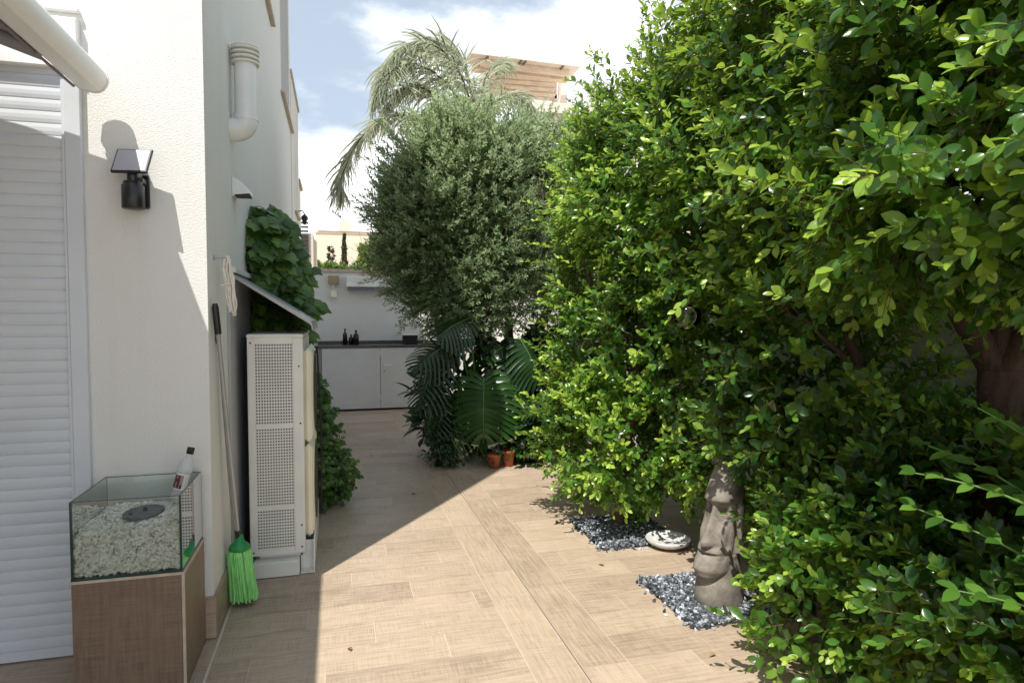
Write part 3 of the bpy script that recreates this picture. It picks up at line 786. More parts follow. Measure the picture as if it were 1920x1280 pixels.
simple('white_door', (.70, .705, .69), .45, .04)
KC = empty('storage_cabinet', (1.0, 11.1, 0), 'low white outdoor cabinet under a dark worktop at the far wall', 'cabinet')
CY = 10.92
q = MB(); q.box(-.24, 2.3, CY+.02, BY-.002, .03, 1.045); q.box(-.285, -.242, CY-.01, BY-.003, .005, 1.045, 1); q.build('carcass', ['white_door', 'counter_wall'], KC)
q = MB(); q.box(-.31, 2.32, CY-.03, BY-.002, 1.047, 1.078, bev=.004); q.box(-.31, 2.32, BY-.02, BY-.0025, 1.078, 1.135); q.build('worktop', 'counter_top', KC)
for x0, x1 in ((-.235, .688), (.700, 1.62)):
    q = MB(); q.box(x0, x1, CY-.012, CY+.018, .035, 1.035, bev=.004)
    for a_, b_, c_2, d_ in ((x0+.08, x1-.08, .115, .125), (x0+.08, x1-.08, .935, .945), (x0+.08, x0+.09, .125, .935), (x1-.09, x1-.08, .125, .935)): q.box(a_, b_, CY-.0165, CY-.0118, c_2, d_)
    dr = q.build('door', 'white_door', KC)
    if x0 > 0:
        q = MB(); q.box(.745, .765, CY-.022, CY-.012, .60, .76, bev=.003); q.build('lock_plate', 'white_box', dr)
        q = MB(); q.box(.748, .88, CY-.05, CY-.034, .735, .75, bev=.004); q.box(.75, .764, CY-.036, CY-.021, .735, .75); q.build('handle', 'white_box', dr)
        q = MB(); q.box(.751, .760, CY-.026, CY-.0215, .635, .665); q.build('keyhole', 'black', dr)
for bz in (.18, .9):
    q = MB(); q.box(.684, .704, CY-.02, CY-.0125, bz, bz+.08); q.build('hinge', 'white_box', KC)
def bottle(x, y, h, r, label):
    q = MB(); q.lathe([(0, 0), (r, 0), (r, h*.62), (r*.75, h*.72), (r*.35, h*.80), (r*.35, h*.93), (r*.45, h*.93), (r*.45, h), (0, h)], (x, y, 1.0785), 16)
    return tag(q.build('bottle', 'bottle_dark'), label, 'bottle', 'dark bottles on the worktop')
bottle(.135, 11.25, .27, .038, 'tall dark bottle standing alone left on the worktop')
bottle(.235, 11.28, .17, .04, 'short squat dark bottle between two taller ones on the worktop')
bottle(.315, 11.22, .245, .048, 'wide dark bottle with narrow neck, right one on the worktop')
q = MB(); q.box(1.10, 1.34, 11.1, 11.36, 1.0785, 1.23, bev=.01); q.box(1.08, 1.36, 11.08, 11.38, 1.23, 1.26, 1, bev=.006)
tag(q.build('storage_tub', ['black', 'ac_white']), 'black tub with pale rim on the worktop beside the leaves', 'tub')
LW = empty('garden_lantern', (-.06, BY, 2.1), 'tan box lantern hung on the far wall', 'lantern')
q = MB(); q.box(-.125, .045, BY-.09, BY-.001, 2.10, 2.245, bev=.006); q.build('upper_box', 'tan_lamp', LW)
q = MB(); q.tube([(-.04, BY-.045, 2.10), (-.04, BY-.045, 2.0)], .012, 6); q.box(-.09, .01, BY-.1, BY-.02, 1.87, 1.99, bev=.01); q.build('lower_lamp', 'cream_panel', LW)
AW = empty('wall_awning', (.75, BY, 2.1), 'closed white awning cassette high on the far wall above the worktop', 'awning')
q = MB(); q.box(.17, 1.75, BY-.17, BY-.001, 2.10, 2.235, bev=.01); q.build('cassette', 'ac_white', AW)
q = MB(); q.box(.165, 1.755, BY-.19, BY-.171, 2.055, 2.115, bev=.004); q.build('front_bar', 'white_box', AW)
q = MB(); q.box(.19, 1.74, BY-.16, BY-.002, 2.0, 2.05); q.build('rolled_fabric', 'awning_cloth', AW)
# tiny coach lantern on the rear wing
CL = empty('coach_lantern', (WX, 11.3, 3.2), 'small black coach lantern far down the side wall', 'lantern')
q = MB(); q.tube([(WX+.006, 11.3, 3.28), (WX+.08, 11.3, 3.30), (WX+.11, 11.3, 3.24)], .01, 6); q.lathe([(0, .06), (.06, .0), (.05, 0), (.03, -.11), (.0, -.13)], (WX+.11, 11.3, 3.19), 8, smooth=False); q.build('lantern', 'black', CL)

# ---------------------------------------------------------------- beyond the wall
FH = empty('peach_building', (1, 42, 0), 'long peach-coloured building with flat roof far behind the passage', 'building')
q = MB(); q.box(-1.1, 6.5, 40, 48, 0, 6.35); q.box(-1.15, 6.6, 39.95, 48.05, 6.35, 6.48); q.box(3.0, 3.9, 38.6, 39.99, 0, 5.2); q.build('walls', 'stucco_peach', FH)
q = MB(); q.add([(-1.0, 39.9, 6.48), (6.5, 39.9, 6.48), (6.5, 45, 7.0), (-.2, 45, 7.0)], [(0,1,2,3)]); q.add([(2.8, 38.5, 5.2), (4.1, 38.5, 5.2), (4.1, 39.98, 5.7), (2.8, 39.98, 5.7)], [(0,1,2,3)]); q.build('roof', 'roof_tile', FH)
for x in (1.9, 4.6):
    q = MB(); q.box(x, x+.55, 39.9, 39.98, 4.3, 5.1); fo = q.build('window', 'white_paint', FH)
    q = MB(); q.box(x+.07, x+.48, 39.88, 39.895, 4.37, 5.03); q.build('pane', 'window_dark', fo)
q = MB(); q.box(.2, .9, 40.5, 41.2, 6.3, 7.15); q.build('chimney', 'stucco_far', FH)
NH = empty('louvred_roof_box', (-.75, 15, 0), 'brown louvred roof box just past the end of the house', 'roof box')
a_ = at(562, 437, 15); b2 = at(588, 480, 15)
q = MB(); q.box(a_.x-.5, b2.x, 15, 16, 0, a_.z, bev=.01); q.box(b2.x-.02, b2.x+.05, 15.3, 16, 0, a_.z-.1); q.build('box_body', 'stucco_far', NH)
q = MB(); q.box(a_.x-.3, b2.x-.10, 14.96, 14.998, 2.2, a_.z-.08)
for k in range(16): q.box(a_.x-.3, b2.x-.10, 14.93, 14.96, 2.3+k*.09, 2.34+k*.09, 1)
q.build('louvres', ['brown_metal', 'ac_fin'], NH)

def conifer(px, top, bot, Y, rpx, label, name='cypress_tree', n=900, mat='leaf_conifer', loose=0.):
    a = at(px, top, Y); base = Vector((a.x, Y, 0)); r = rpx/1215*Y; h = a.z
    t = empty(name, base, label, 'tree')
    q = MB(); q.tube([base, base+Vector((0, 0, h*.9))], [r*.25, r*.05], 6); q.build('trunk', 'bark_olive', t)
    u = rng.random(n); z = h*(.25+.75*u)
    rr = r*np.sqrt(rng.random(n))*np.clip((1-u)*1.6, .08, 1)*(1+.3*np.sin(u*21)*loose)
    th_ = rng.random(n)*6.283
    P = np.stack([a.x+rr*np.cos(th_), Y+rr*np.sin(th_), z], 1)
    D = nrm(np.stack([np.cos(th_), np.sin(th_), np.full(n, 1.6-1.4*loose)], 1)+rdir(n)*.4)
    Lf = np.full(n, r*.55)*(.6+.8*rng.random(n))
    leaves('crown', P, D, rdir(n), Lf, Lf*.5, rng.random(n), T_OLV, mat, t)
conifer(645, 441, 500, 32, 9, 'tall narrow cypress standing before the peach building', n=1500)
conifer(620, 463, 500, 30, 12, 'short ragged pine left of the tall cypress', 'pine_tree', 700, loose=1.)
conifer(697, 446, 500, 30, 9, 'thin dark cypress next to the olive crown edge', n=900)
def bush(name, lobes, n, leafL, ratio, mat, label, cat='shrub', base=None, T=T_OLV, young=1., n_per=7, length=.15, stems=True, up=.5, drop=0., tipbias=0.):
    t = empty(name, base or (lobes[0][0], lobes[0][1], 0), label, cat)
    P, Nn, fr = lobe_points(lobes, n)
    lv, tw = shoots(P, Nn, n_per, length, leafL, ratio, up=up, young=young, drop=drop, tipbias=tipbias)
    leaves('foliage', *lv, T, mat, t)
    if stems: sticks('stems', tw[0], tw[1], .003, .0015, 'twig', t)
    return t
a = at(708, 485, 26); bush('sunlit_shrub', [(a.x, 26, a.z-.3, .55, .5, .75, 1)], 300, .22, .6, 'leaf_far', 'bright yellow-green shrub over the far wall beside the olive', length=.3, stems=False)
a = at(605, 494, 22); bush('hedge_top', [(a.x, 22, a.z-.36, .7, .5, .30, 1), (a.x+1.0, 22, a.z-.44, .6, .5, .25, 1)], 380, .12, .6, 'leaf_far', 'low pale hedge showing above the far wall', length=.2, stems=False)

# neighbour's roof terrace with pergola
PG = empty('roof_pergola', (5.2, 20, 0), 'pale timber pergola roof on the neighbour terrace above the olive', 'pergola')
zc = 9.3
def hz(px, py, z):
    d = fw + rt*((px-960)/1215) - upv*((py-640)/1215); return Vector((0, 0, CAM_H))+d*((z-CAM_H)/d.z)
nl = hz(884, 100, zc); nr_ = hz(1089, 126, zc); fl_ = hz(873, 120, zc); fr_ = nr_+(fl_-nl)
ex = (nr_-nl); ey = (fl_-nl)
def pq(u, v, z): return nl+ex*u+ey*v+Vector((0, 0, z))
def slab(mb, u0, u1, v0, v1, z0, z1, mi=0):
    V = [pq(u, v, z) for z in (z0, z1) for u, v in ((u0, v0), (u1, v0), (u1, v1), (u0, v1))]
    mb.add(V, [(0,3,2,1), (4,5,6,7), (0,1,5,4), (1,2,6,5), (2,3,7,6), (3,0,4,7)], mi)
lx = ex.length; ly = ey.length
q = MB(); slab(q, 0, 1, 0, 1.0, .0, .05); q.build('roof_panel', 'panel_pale', PG)
q = MB(); slab(q, .06, .97, .9, 1.25, -.16, -.002); slab(q, .10, .92, .35, .5, -.2, -.003)
rows = [(137, 20.6), (147, 21.4), (157, 22.2), (167, 23.0), (175, 23.8)]
for k, (py, Y) in enumerate(rows):
    a_ = at(918, py, Y); b_ = at(1044, py+10, Y); b_.z = a_.z+(b_.z-a_.z); d = Vector((0, .35, 0)); h_ = Vector((0, 0, .16))
    q.add([a_, b_, b_+d, a_+d, a_+h_, b_+h_, b_+d+h_, a_+d+h_], [(0,3,2,1), (4,5,6,7), (0,1,5,4), (1,2,6,5), (2,3,7,6), (3,0,4,7)], 0)
    if k:
        a0 = at(918, rows[k-1][0], rows[k-1][1])+h_; b0 = at(1044, rows[k-1][0]+10, rows[k-1][1])+h_; q.add([a0, b0, b_+h_, a_+h_], [(0,1,2,3)], 1)
q.build('beams', ['wood_pale', 'wood_plank'], PG)
for u in (.14, .44, .48, .83):
    q = MB(); slab(q, u, u+.015, .05, .85, -.05, -.001); q.build('bracket', 'brown_metal', PG)
for px_0, Y in ((906, 20.4), (1052, 20.6), (1040, 23.8)):
    q = MB(); a_ = at(px_0, 120 if px_0 < 1000 else 145, Y); b_ = at(px_0+12, 130, Y); q.box(a_.x, b_.x, Y, Y+.3, 5.5, a_.z); q.build('post', 'panel_pale', PG)
TB = empty('neighbour_house', (9, 24, 0), 'white neighbour house with flat parapet glimpsed under the pergola', 'house')
q = MB(); c0 = at(992, 190, 18.6)
q.box(c0.x+.1, c0.x+14, 18.6, 30, 0, c0.z-.3); q.box(c0.x, c0.x+14.1, 18.5, 18.75, c0.z-.3, c0.z); q.build('walls', 'stucco_far', TB)

# ================================================================== PLANTS
def tree_limbs(name, base, limbs, mat, parent):
    q = MB()
    for pts, rs in limbs: q.tube(pts, rs, 10)
    return q
def densemask(P, fn):
    return np.array([fn(*p) for p in P], bool)
# ---- olive
OL = empty('olive_tree', (2.0, 7.5, 0), 'round grey-green olive tree leaning over the passage behind the big leaves', 'tree')
q = MB()
q.tube([(2.05, 7.6, 0), (2.02, 7.55, .5), (1.98, 7.5, .95)], [.12, .10, .09], 12)
q.tube([(1.98, 7.5, .92), (2.15, 7.5, 1.2), (2.42, 7.5, 1.5), (2.6, 7.55, 1.9)], [.085, .075, .065, .04], 10)
q.tube([(1.98, 7.5, .9), (1.75, 7.5, 1.25), (1.5, 7.5, 1.6), (1.3, 7.55, 2.1)], [.08, .065, .055, .03], 10)
q.tube([(1.98, 7.5, .9), (2.02, 7.6, 1.5), (1.9, 7.65, 2.2)], [.07, .05, .03], 10)
for p, d in (((2.6,7.55,1.9),(.3,0,1)), ((1.3,7.55,2.1),(-.4,-.1,1)), ((1.9,7.65,2.2),(0,-.1,1)), ((1.5,7.5,1.6),(-.7,-.2,.6))): branchy(q, p, d, .55, .032, 3)
q.build('trunk', 'bark_olive', OL)
lob = [(1.52,7.5,2.88,1.0,.95,1.0,1.2), (1.1,7.4,2.55,.64,.7,.8,1), (1.2,7.4,2.05,.58,.6,.55,1), (2.2,7.5,2.7,.75,.8,1.0,1),
       (1.75,7.3,2.1,.8,.7,.55,1), (1.35,7.4,3.38,.62,.7,.48,1), (2.2,7.5,3.35,.7,.7,.48,1), (.95,7.4,2.9,.42,.5,.5,.8), (2.6,7.4,2.9,.45,.6,.7,.8), (1.8, 7.4, 3.5, .6,.6,.38,1)]
lob += [(2.75,7.3,3.1,.5,.6,.8,1), (2.75,7.3,2.3,.45,.6,.6,.9)]
lob += [(1.1,7.3,2.6,.70,.6,.7,.9), (1.4,7.2,1.75,.7,.5,.4,.9)]
P, Nn, fr = lobe_points(lob, 14000, (.45, 1.07), .24, .75)
m = vnoise(P, 3.4, 5) > .27; P, Nn = P[m], Nn[m]
P2, N2, _ = lobe_points(lob, 3600, (.28, .5), .1, .0); P = np.concatenate([P, P2]); Nn = np.concatenate([Nn, N2])
lv, tw = shoots(P, Nn, 12, .15, .056, .36, up=.6, spread=.75, young=1.05, face=.6)
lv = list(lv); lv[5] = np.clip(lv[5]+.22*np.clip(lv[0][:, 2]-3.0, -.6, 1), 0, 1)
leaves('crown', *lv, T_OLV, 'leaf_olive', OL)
sticks('twigs', tw[0], tw[1], .003, .0015, 'twig', OL)

# ---- ficus trees (clipped hedge)
def ficus(name, label, lobes, n, limbs, branch_seeds, base, leafL=.062, n_per=9, length=.17, T=T_FIC, thin=None, young=1., shell=(.6, 1.03), sprigs=130, band=0., old=0., hole=.24, lowshade=0.):
    t = empty(name, base, label, 'tree')
    q = MB()
    for pts, rs in limbs: q.tube(pts, rs, 12)
    for p, d, l_, r_ in branch_seeds: branchy(q, p, d, l_, r_, 3, .55, .3)
    q.build('trunk', 'bark_ficus', t)
    P, Nn, fr = lobe_points(lobes, n, shell, .24, .8)
    keep = vnoise(P, 3.2, 3) > hole
    keep &= ~((P[:, 2] > 1.12) & (P[:, 2] < 1.62) & (rng.random(len(P)) < band))
    if thin is not None: keep &= thin(P)
    P, Nn, fr = P[keep], Nn[keep], fr[keep]
    lv, tw = shoots(P, Nn, n_per, length, leafL, .56, up=.35, spread=.9, young=young, face=1.0)
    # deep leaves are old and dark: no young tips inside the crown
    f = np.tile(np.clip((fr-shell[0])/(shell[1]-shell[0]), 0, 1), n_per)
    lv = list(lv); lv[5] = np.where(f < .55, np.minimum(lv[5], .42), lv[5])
    if sprigs:      # long free shoots that break the clipped outline
        Ps, Ns, _ = lobe_points(lobes, sprigs, (.92, 1.02), .13, 1.05)
        l2, t2 = shoots(Ps, Ns, 13, .34, leafL*1.05, .56, up=.55, spread=.8, young=1.25, tipbias=.08, face=.7)
        lv = [np.concatenate([a_, b_]) for a_, b_ in zip(lv, l2)]; tw = [np.concatenate([a_, b_]) for a_, b_ in zip(tw, t2)]
    lv = list(lv); patch = vnoise(lv[0], 2.2, 9); lv[5] = np.clip(lv[5]-old-lowshade*(lv[0][:, 2] < 1.35)-.55*np.clip(.66-patch, 0, 1)+.08*rng.normal(size=len(lv[5])), 0, 1)  # leaves low on the hedge are tinted darker to paint in the shade
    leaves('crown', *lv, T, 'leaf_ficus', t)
    sticks('twigs', tw[0], tw[1], .0022, .001, 'twig', t)
    return t
lobA = [(2.36,4.35,2.5,.62,.75,.95,1), (2.2,4.95,2.2,.45,.45,.75,1), (2.3,4.85,2.8,.5,.5,.5,.9), (2.55,3.95,2.85,.6,.6,.6,1), (2.18,4.85,1.35,.45,.45,.6,1), (2.05,4.75,.72,.45,.4,.45,1),
       
        (2.15,4.35,.66,.48,.40,.42,1), (2.35,4.1,1.5,.5,.5,.55,.9), (2.55,3.7,.75,.4,.4,.4,.8)]
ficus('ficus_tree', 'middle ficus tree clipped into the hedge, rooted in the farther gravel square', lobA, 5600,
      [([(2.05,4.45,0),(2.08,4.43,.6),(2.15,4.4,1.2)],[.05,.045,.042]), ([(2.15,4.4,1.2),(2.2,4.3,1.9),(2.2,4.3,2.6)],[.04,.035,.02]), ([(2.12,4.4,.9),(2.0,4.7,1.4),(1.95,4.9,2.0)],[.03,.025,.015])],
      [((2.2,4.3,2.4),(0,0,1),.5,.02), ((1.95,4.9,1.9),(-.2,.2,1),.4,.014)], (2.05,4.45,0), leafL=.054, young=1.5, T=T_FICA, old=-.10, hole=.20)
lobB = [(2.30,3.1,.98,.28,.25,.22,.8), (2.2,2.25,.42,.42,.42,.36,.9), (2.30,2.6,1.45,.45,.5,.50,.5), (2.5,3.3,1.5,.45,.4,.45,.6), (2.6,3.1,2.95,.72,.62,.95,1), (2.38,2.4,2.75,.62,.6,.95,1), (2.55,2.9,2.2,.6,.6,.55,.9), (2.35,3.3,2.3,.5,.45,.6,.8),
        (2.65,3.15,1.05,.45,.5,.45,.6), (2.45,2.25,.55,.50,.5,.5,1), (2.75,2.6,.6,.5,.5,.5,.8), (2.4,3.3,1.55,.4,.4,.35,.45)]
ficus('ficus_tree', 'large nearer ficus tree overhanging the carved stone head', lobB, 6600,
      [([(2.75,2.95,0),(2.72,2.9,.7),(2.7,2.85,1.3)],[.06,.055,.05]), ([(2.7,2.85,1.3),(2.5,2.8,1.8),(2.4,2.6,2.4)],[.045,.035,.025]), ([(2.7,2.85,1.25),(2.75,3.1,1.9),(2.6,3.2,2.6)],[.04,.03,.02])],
      [((2.4,2.6,2.3),(0,-.2,1),.5,.02), ((2.6,3.2,2.4),(0,.2,1),.5,.02), ((2.7,2.85,1.3),(-.8,-.2,.5),.45,.018)], (2.75,2.95,0), leafL=.058, young=1.45, band=.45, old=-.05, hole=.2, lowshade=.16)
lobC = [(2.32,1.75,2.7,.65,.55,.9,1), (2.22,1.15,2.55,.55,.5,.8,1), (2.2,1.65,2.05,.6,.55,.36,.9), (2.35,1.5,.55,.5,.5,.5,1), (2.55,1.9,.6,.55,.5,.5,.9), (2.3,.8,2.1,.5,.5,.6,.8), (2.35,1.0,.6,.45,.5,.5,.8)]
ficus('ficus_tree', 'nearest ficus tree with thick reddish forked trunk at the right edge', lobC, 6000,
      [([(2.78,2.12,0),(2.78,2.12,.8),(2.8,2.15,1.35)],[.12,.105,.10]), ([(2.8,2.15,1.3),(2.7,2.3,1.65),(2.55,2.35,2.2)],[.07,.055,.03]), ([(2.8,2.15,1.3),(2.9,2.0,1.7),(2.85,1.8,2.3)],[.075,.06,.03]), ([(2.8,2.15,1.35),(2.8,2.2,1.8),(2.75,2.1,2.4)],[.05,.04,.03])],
      [((2.55,2.35,2.1),(-.2,0,1),.5,.02), ((2.85,1.8,2.2),(-.2,-.3,1),.5,.022)], (2.78,2.12,0), leafL=.061, young=1.0, band=.9, old=.03, lowshade=.14)

# ---- long-stemmed shrub at the right edge
CE = empty('long_stemmed_shrub', (2.5, 1.25, 0), 'soft green shrub with long arching stems and broad leaves, right edge', 'shrub')
q = MB(); Pl=[];Dl=[];Nl=[];Ll=[]
for k, (b0, tip, bow) in enumerate([((2.3,.95,.35),(1.68,1.55,1.12),.22), ((2.35,1.0,.25),(1.72,1.58,1.0),.16), ((2.3,1.0,.3),(1.85,1.5,1.32),.2), ((2.3,.9,.3),(1.62,1.35,.85),.15), ((2.35,1.1,.3),(1.95,1.75,1.15),.2)]):
    b0 = Vector(b0); tip = Vector(tip); pts = []
    for i in range(13):
        t = i/12; p = b0.lerp(tip, t)+Vector((0, 0, bow*math.sin(math.pi*t)*1.0)); pts.append(p)
    q.tube([(b0.x+.05, b0.y, 0)]+pts, [.008]+[.0075-.0055*i/12 for i in range(13)], 6)
    q.build('stem', 'stem_green', CE); q = MB()
    for i in range(2, 13):
        for s_ in (-1, 1):
            d = (pts[i]-pts[i-1]).normalized(); sd_ = d.cross(Vector((0, 0, 1))).normalized()*s_
            Pl.append(pts[i]); Dl.append(tuple(sd_*1.0+d*.7+Vector((0, 0, random.uniform(-.3, .3))))); Nl.append((random.uniform(-.8,-.2), random.uniform(-.9,-.2), 1)); Ll.append(random.uniform(.085, .12)*(1.1-.5*i/12))
Ll = np.array(Ll); leaves('foliage', np.array(Pl, float).reshape(-1,3), np.array(Dl, float), np.array(Nl, float), Ll*1.25, Ll*.46, rng.random(len(Ll))*.7+.2, T_FIC, 'leaf_cestrum', CE)

# ---- wall vine and ivy bush
def vinebush(name, label, lobes, n, leafL, T, mat, ratio, young, base, npp=5, length=.12):
    t = empty(name, base, label, 'climber'); P, Nn, fr = lobe_points(lobes, n, (.6, 1.02), .12)
    m = P[:, 0] > WX+.03; P, Nn = P[m], Nn[m]
    lv, tw = shoots(P, Nn, npp, length, leafL, ratio, up=-.1, spread=1.0, young=young)
    P2, D2, N2, L2, W2, T2 = lv
    N2 = nrm(N2*.4+np.array([.5, -.7, .25])); D2 = nrm(D2*.7+np.array([0, 0, -.7]))
    m = P2[:, 0] > WX+.03
    leaves('foliage', P2[m], D2[m], N2[m], L2[m], W2[m], T2[m], T, mat, t)
    a_, b_ = tw; m = (a_[:, 0] > WX+.01) & (b_[:, 0] > WX+.01); sticks('stems', a_[m], b_[m], .004, .002, 'twig', t)
    return t
vinebush('climbing_vine', 'broad-leaved vine hanging on the house wall above the metal canopy', [(-.53,5.2,2.02,.16,.32,.30,1), (-.49,5.6,1.88,.17,.38,.36,1), (-.51,5.9,1.80,.11,.28,.30,.8), (-.46,5.35,1.62,.2,.4,.3,.8), (-.5,5.02,2.14,.12,.16,.16,.6)], 560, .135, T_VINE, 'leaf_vine', .85, .9, (-.5,5.5,0))
vinebush('ivy_bush', 'dense dark ivy bush spilling onto the floor behind the heat pump', [(-.28,5.65,.28,.36,.32,.26,1.2), (-.34,5.7,.62,.30,.3,.26,1), (-.36,5.8,.85,.24,.35,.22,.9), (-.45,6.0,1.15,.15,.4,.3,.5)], 1500, .055, T_VINE, 'leaf_vine', .85, .8, (-.3,5.7,0), 5, .09)

# ---- monstera
def monstera_leaf(mb_l, mb_s, attach, tip, normal, width, tint, root=None, droop=.14, split=.62, edge=True, gap=.19):
    attach = Vector(attach); tip = Vector(tip); ax = tip-attach; Ln = ax.length; ax.normalize()
    nn = Vector(normal); nn = (nn-ax*nn.dot(ax)).normalized(); sd = ax.cross(nn)
    def pt(u, v):   # u along (-.12..1), v across in half widths
        lift = -droop*Ln*(u*u) - abs(v)**1.6*width*.24 + .02*Ln*math.sin(u*16)*abs(v)
        return attach+ax*(u*Ln)+sd*(v*width*.5)+nn*lift
    def outline(t):  # t 0..1 from the base notch to the tip -> (u,v)
        a = math.pi*t
        v = math.sin(a)**.72 if 0 < t < 1 else 0
        u = -.18*math.cos(a*2)*(1-t)*1.0+ (1-math.cos(a))/2*1.02-.02
        return u, v
    nl_ = 13
    for s_ in (-1, 1):
        for k in range(nl_):
            t0 = .06+.94*k/nl_; t1 = .06+.94*(k+1)/nl_
            m0 = .01+.88*(k/nl_)**1.15; m1 = .01+.88*((k+1)/nl_)**1.15   # positions on the midrib
            u0, v0 = outline(t0+(t1-t0)*gap); u1, v1 = outline(t1-(t1-t0)*gap); um, vm = outline((t0+t1)/2)
            inner = 1-split
            rows = []
            for w_ in (0, inner*.5, inner, inner*.5+.4, .72, .86, .96, 1.0):
                # each rib goes from midrib to outline
                g_ = 0 if w_ <= inner else 1
                if w_ <= inner:
                    oa = outline(t0); ob = outline(t1)
                    ua, va = m0+(oa[0]-m0)*w_, oa[1]*w_; ub, vb = m1+(ob[0]-m1)*w_, ob[1]*w_
                else:
                    ua, va = m0+(u0-m0)*w_, v0*w_; ub, vb = m1+(u1-m1)*w_, v1*w_
                mid = ((ua+ub)/2+(.018 if w_ == 1 else 0), (va+vb)/2*(1.03 if w_ == 1 else 1))
                cv = .035*math.sin(math.pi*w_); ua -= cv; ub -= cv; mid = (mid[0]-cv, mid[1])
                rows.append([pt(ua, s_*va), pt(mid[0], s_*mid[1])-nn*(.012*Ln*(w_ > 0)), pt(ub, s_*vb)])
            V = [p for r_ in rows for p in r_]; F = []; o = []
            for i in range(len(rows)-1):
                for jx in (0, 1):
                    f = (i*3+jx, i*3+jx+1, (i+1)*3+jx+1, (i+1)*3+jx)
                    (o if (i == len(rows)-2 and edge and (k > nl_*.45 or random.random() < .2)) else F).append(f if s_ > 0 else f[::-1])
            mb_l.add(V, F, 0, True, min(1, max(0, tint+random.uniform(-.08, .08)))); 
            if o: mb_l.add(V, o, 1, True, random.random()*.7)
    mb_s.tube([pt(-.01, 0)+nn*.004, pt(.5, 0)+nn*.004, pt(.97, 0)+nn*.003], [.006, .005, .002], 5)
    if root:
        r0 = Vector(root); mid = (r0+attach)/2+Vector((0, .05, .18)); pts = []
        for i in range(9):
            t = i/8; pts.append(r0*(1-t)**2+mid*2*t*(1-t)+attach*t*t)
        mb_s.tube(pts, [.014-.006*i/8 for i in range(9)], 6)
MO = empty('monstera_plant', (1.6, 6.95, 0), 'monstera with one huge pale-edged split leaf at the foot of the olive', 'plant')
ml = MB(); ms_ = MB(); rt0 = (1.55, 6.95, .05)
monstera_leaf(ml, ms_, (1.47, 6.55, .93), (1.42, 6.36, .27), (-.25, -1, .42), .88, .6, rt0, .10, .86, True, .20)
monstera_leaf(ml, ms_, (1.25, 6.80, 1.34), (.72, 6.62, 1.12), (-.3, -.75, .65), .56, .2, rt0, .30, .86, False, .27)
monstera_leaf(ml, ms_, (1.08, 6.80, 1.16), (.70, 6.6, .66), (-.6, -.7, .35), .52, .2, rt0, .30, .88, False, .30)
monstera_leaf(ml, ms_, (1.02, 6.80, .80), (.80, 6.6, .30), (-.8, -.5, .2), .44, .2, rt0, .25, .88, False, .30)
monstera_leaf(ml, ms_, (1.35, 6.75, 1.55), (.95, 6.6, 1.42), (-.2, -.5, .8), .6, .2, rt0, .25, .75, False)
monstera_leaf(ml, ms_, (1.85, 6.75, .90), (2.0, 6.45, .28), (.25, -.9, .3), .62, .35, rt0, .12, .65)
monstera_leaf(ml, ms_, (1.95, 6.8, 1.3), (2.2, 6.6, .85), (.3, -.8, .5), .6, .25, rt0, .2, .65, False)
monstera_leaf(ml, ms_, (1.3, 6.8, .75), (1.12, 6.6, .12), (-.5, -.8, .2), .45, .25, rt0, .1, .7, True)
monstera_leaf(ml, ms_, (2.05, 6.9, .75), (2.3, 6.6, .25), (.4, -.8, .3), .5, .25, rt0, .15, .6, False)
monstera_leaf(ml, ms_, (1.75, 7.0, 1.25), (1.85, 6.75, .8), (.1, -.8, .5), .6, .2, rt0, .15, .6, False)
for k in range(10): 
    x = random.uniform(1.15, 1.6); ms_.tube([(x, 6.75, random.uniform(.4, .9)), (x-.03, 6.6, .3), (x+random.uniform(-.1, .15), 6.65, .01)], [.007, .006, .005], 5)
ml.build('leaf_blades', ['leaf_monstera', 'leaf_monstera_edge'], MO, tint=True); ms_.build('stems', 'stem_green', MO)

# low dark plants under the olive
bush('trailing_plant', [(1.08,6.72,.26,.10,.12,.24,1), (1.14,6.8,.5,.10,.12,.22,.8)], 110, .06, .5, 'leaf_monstera', 'thin trailing plant at the foot of the monstera, by the floor joint', T=T_FIC2, base=(1.25,6.6,0), young=.7, drop=.9, n_per=6)
bush('broad_leaved_plant', [(2.15,6.6,.25,.28,.22,.28,1)], 45, .20, .42, 'leaf_monstera', 'low dark broad-leaved plant right of the terracotta pots', T=T_FIC, base=(2.15,6.6,0), young=.4, n_per=5, length=.15)
bush('broad_leaved_plant', [(1.5,7.25,.6,.6,.3,.55,1), (2.5,7.2,.7,.5,.35,.6,1)], 200, .22, .4, 'leaf_monstera', 'dark undergrowth standing behind the monstera stems', T=T_FIC, base=(1.9,7.25,0), young=.3, n_per=5, length=.2)
for i, (x, y, lb) in enumerate(((1.567, 6.50, 'left terracotta pot under the big monstera leaf'), (1.73, 6.54, 'right terracotta pot, slightly taller in view, beside its twin'))):
    t = empty('terracotta_pot', (x, y, 0), lb, 'plant pot', 'small terracotta pots')
    q = MB(); h = .15+.02*i; q.lathe([(0, .005), (.048, .005), (.066, h-.03), (.074, h-.03), (.076, h), (.068, h), (.060, h-.02), (0, h-.02)], (x, y, 0), 24); q.build('pot', 'terracotta', t)
    P, Nn, fr = lobe_points([(x, y, h+.05, .09, .09, .09, 1)], 26); lv, tw = shoots(P, Nn, 6, .08, .035, .5, young=.3); leaves('foliage', *lv, T_OLV, 'leaf_monstera', t)
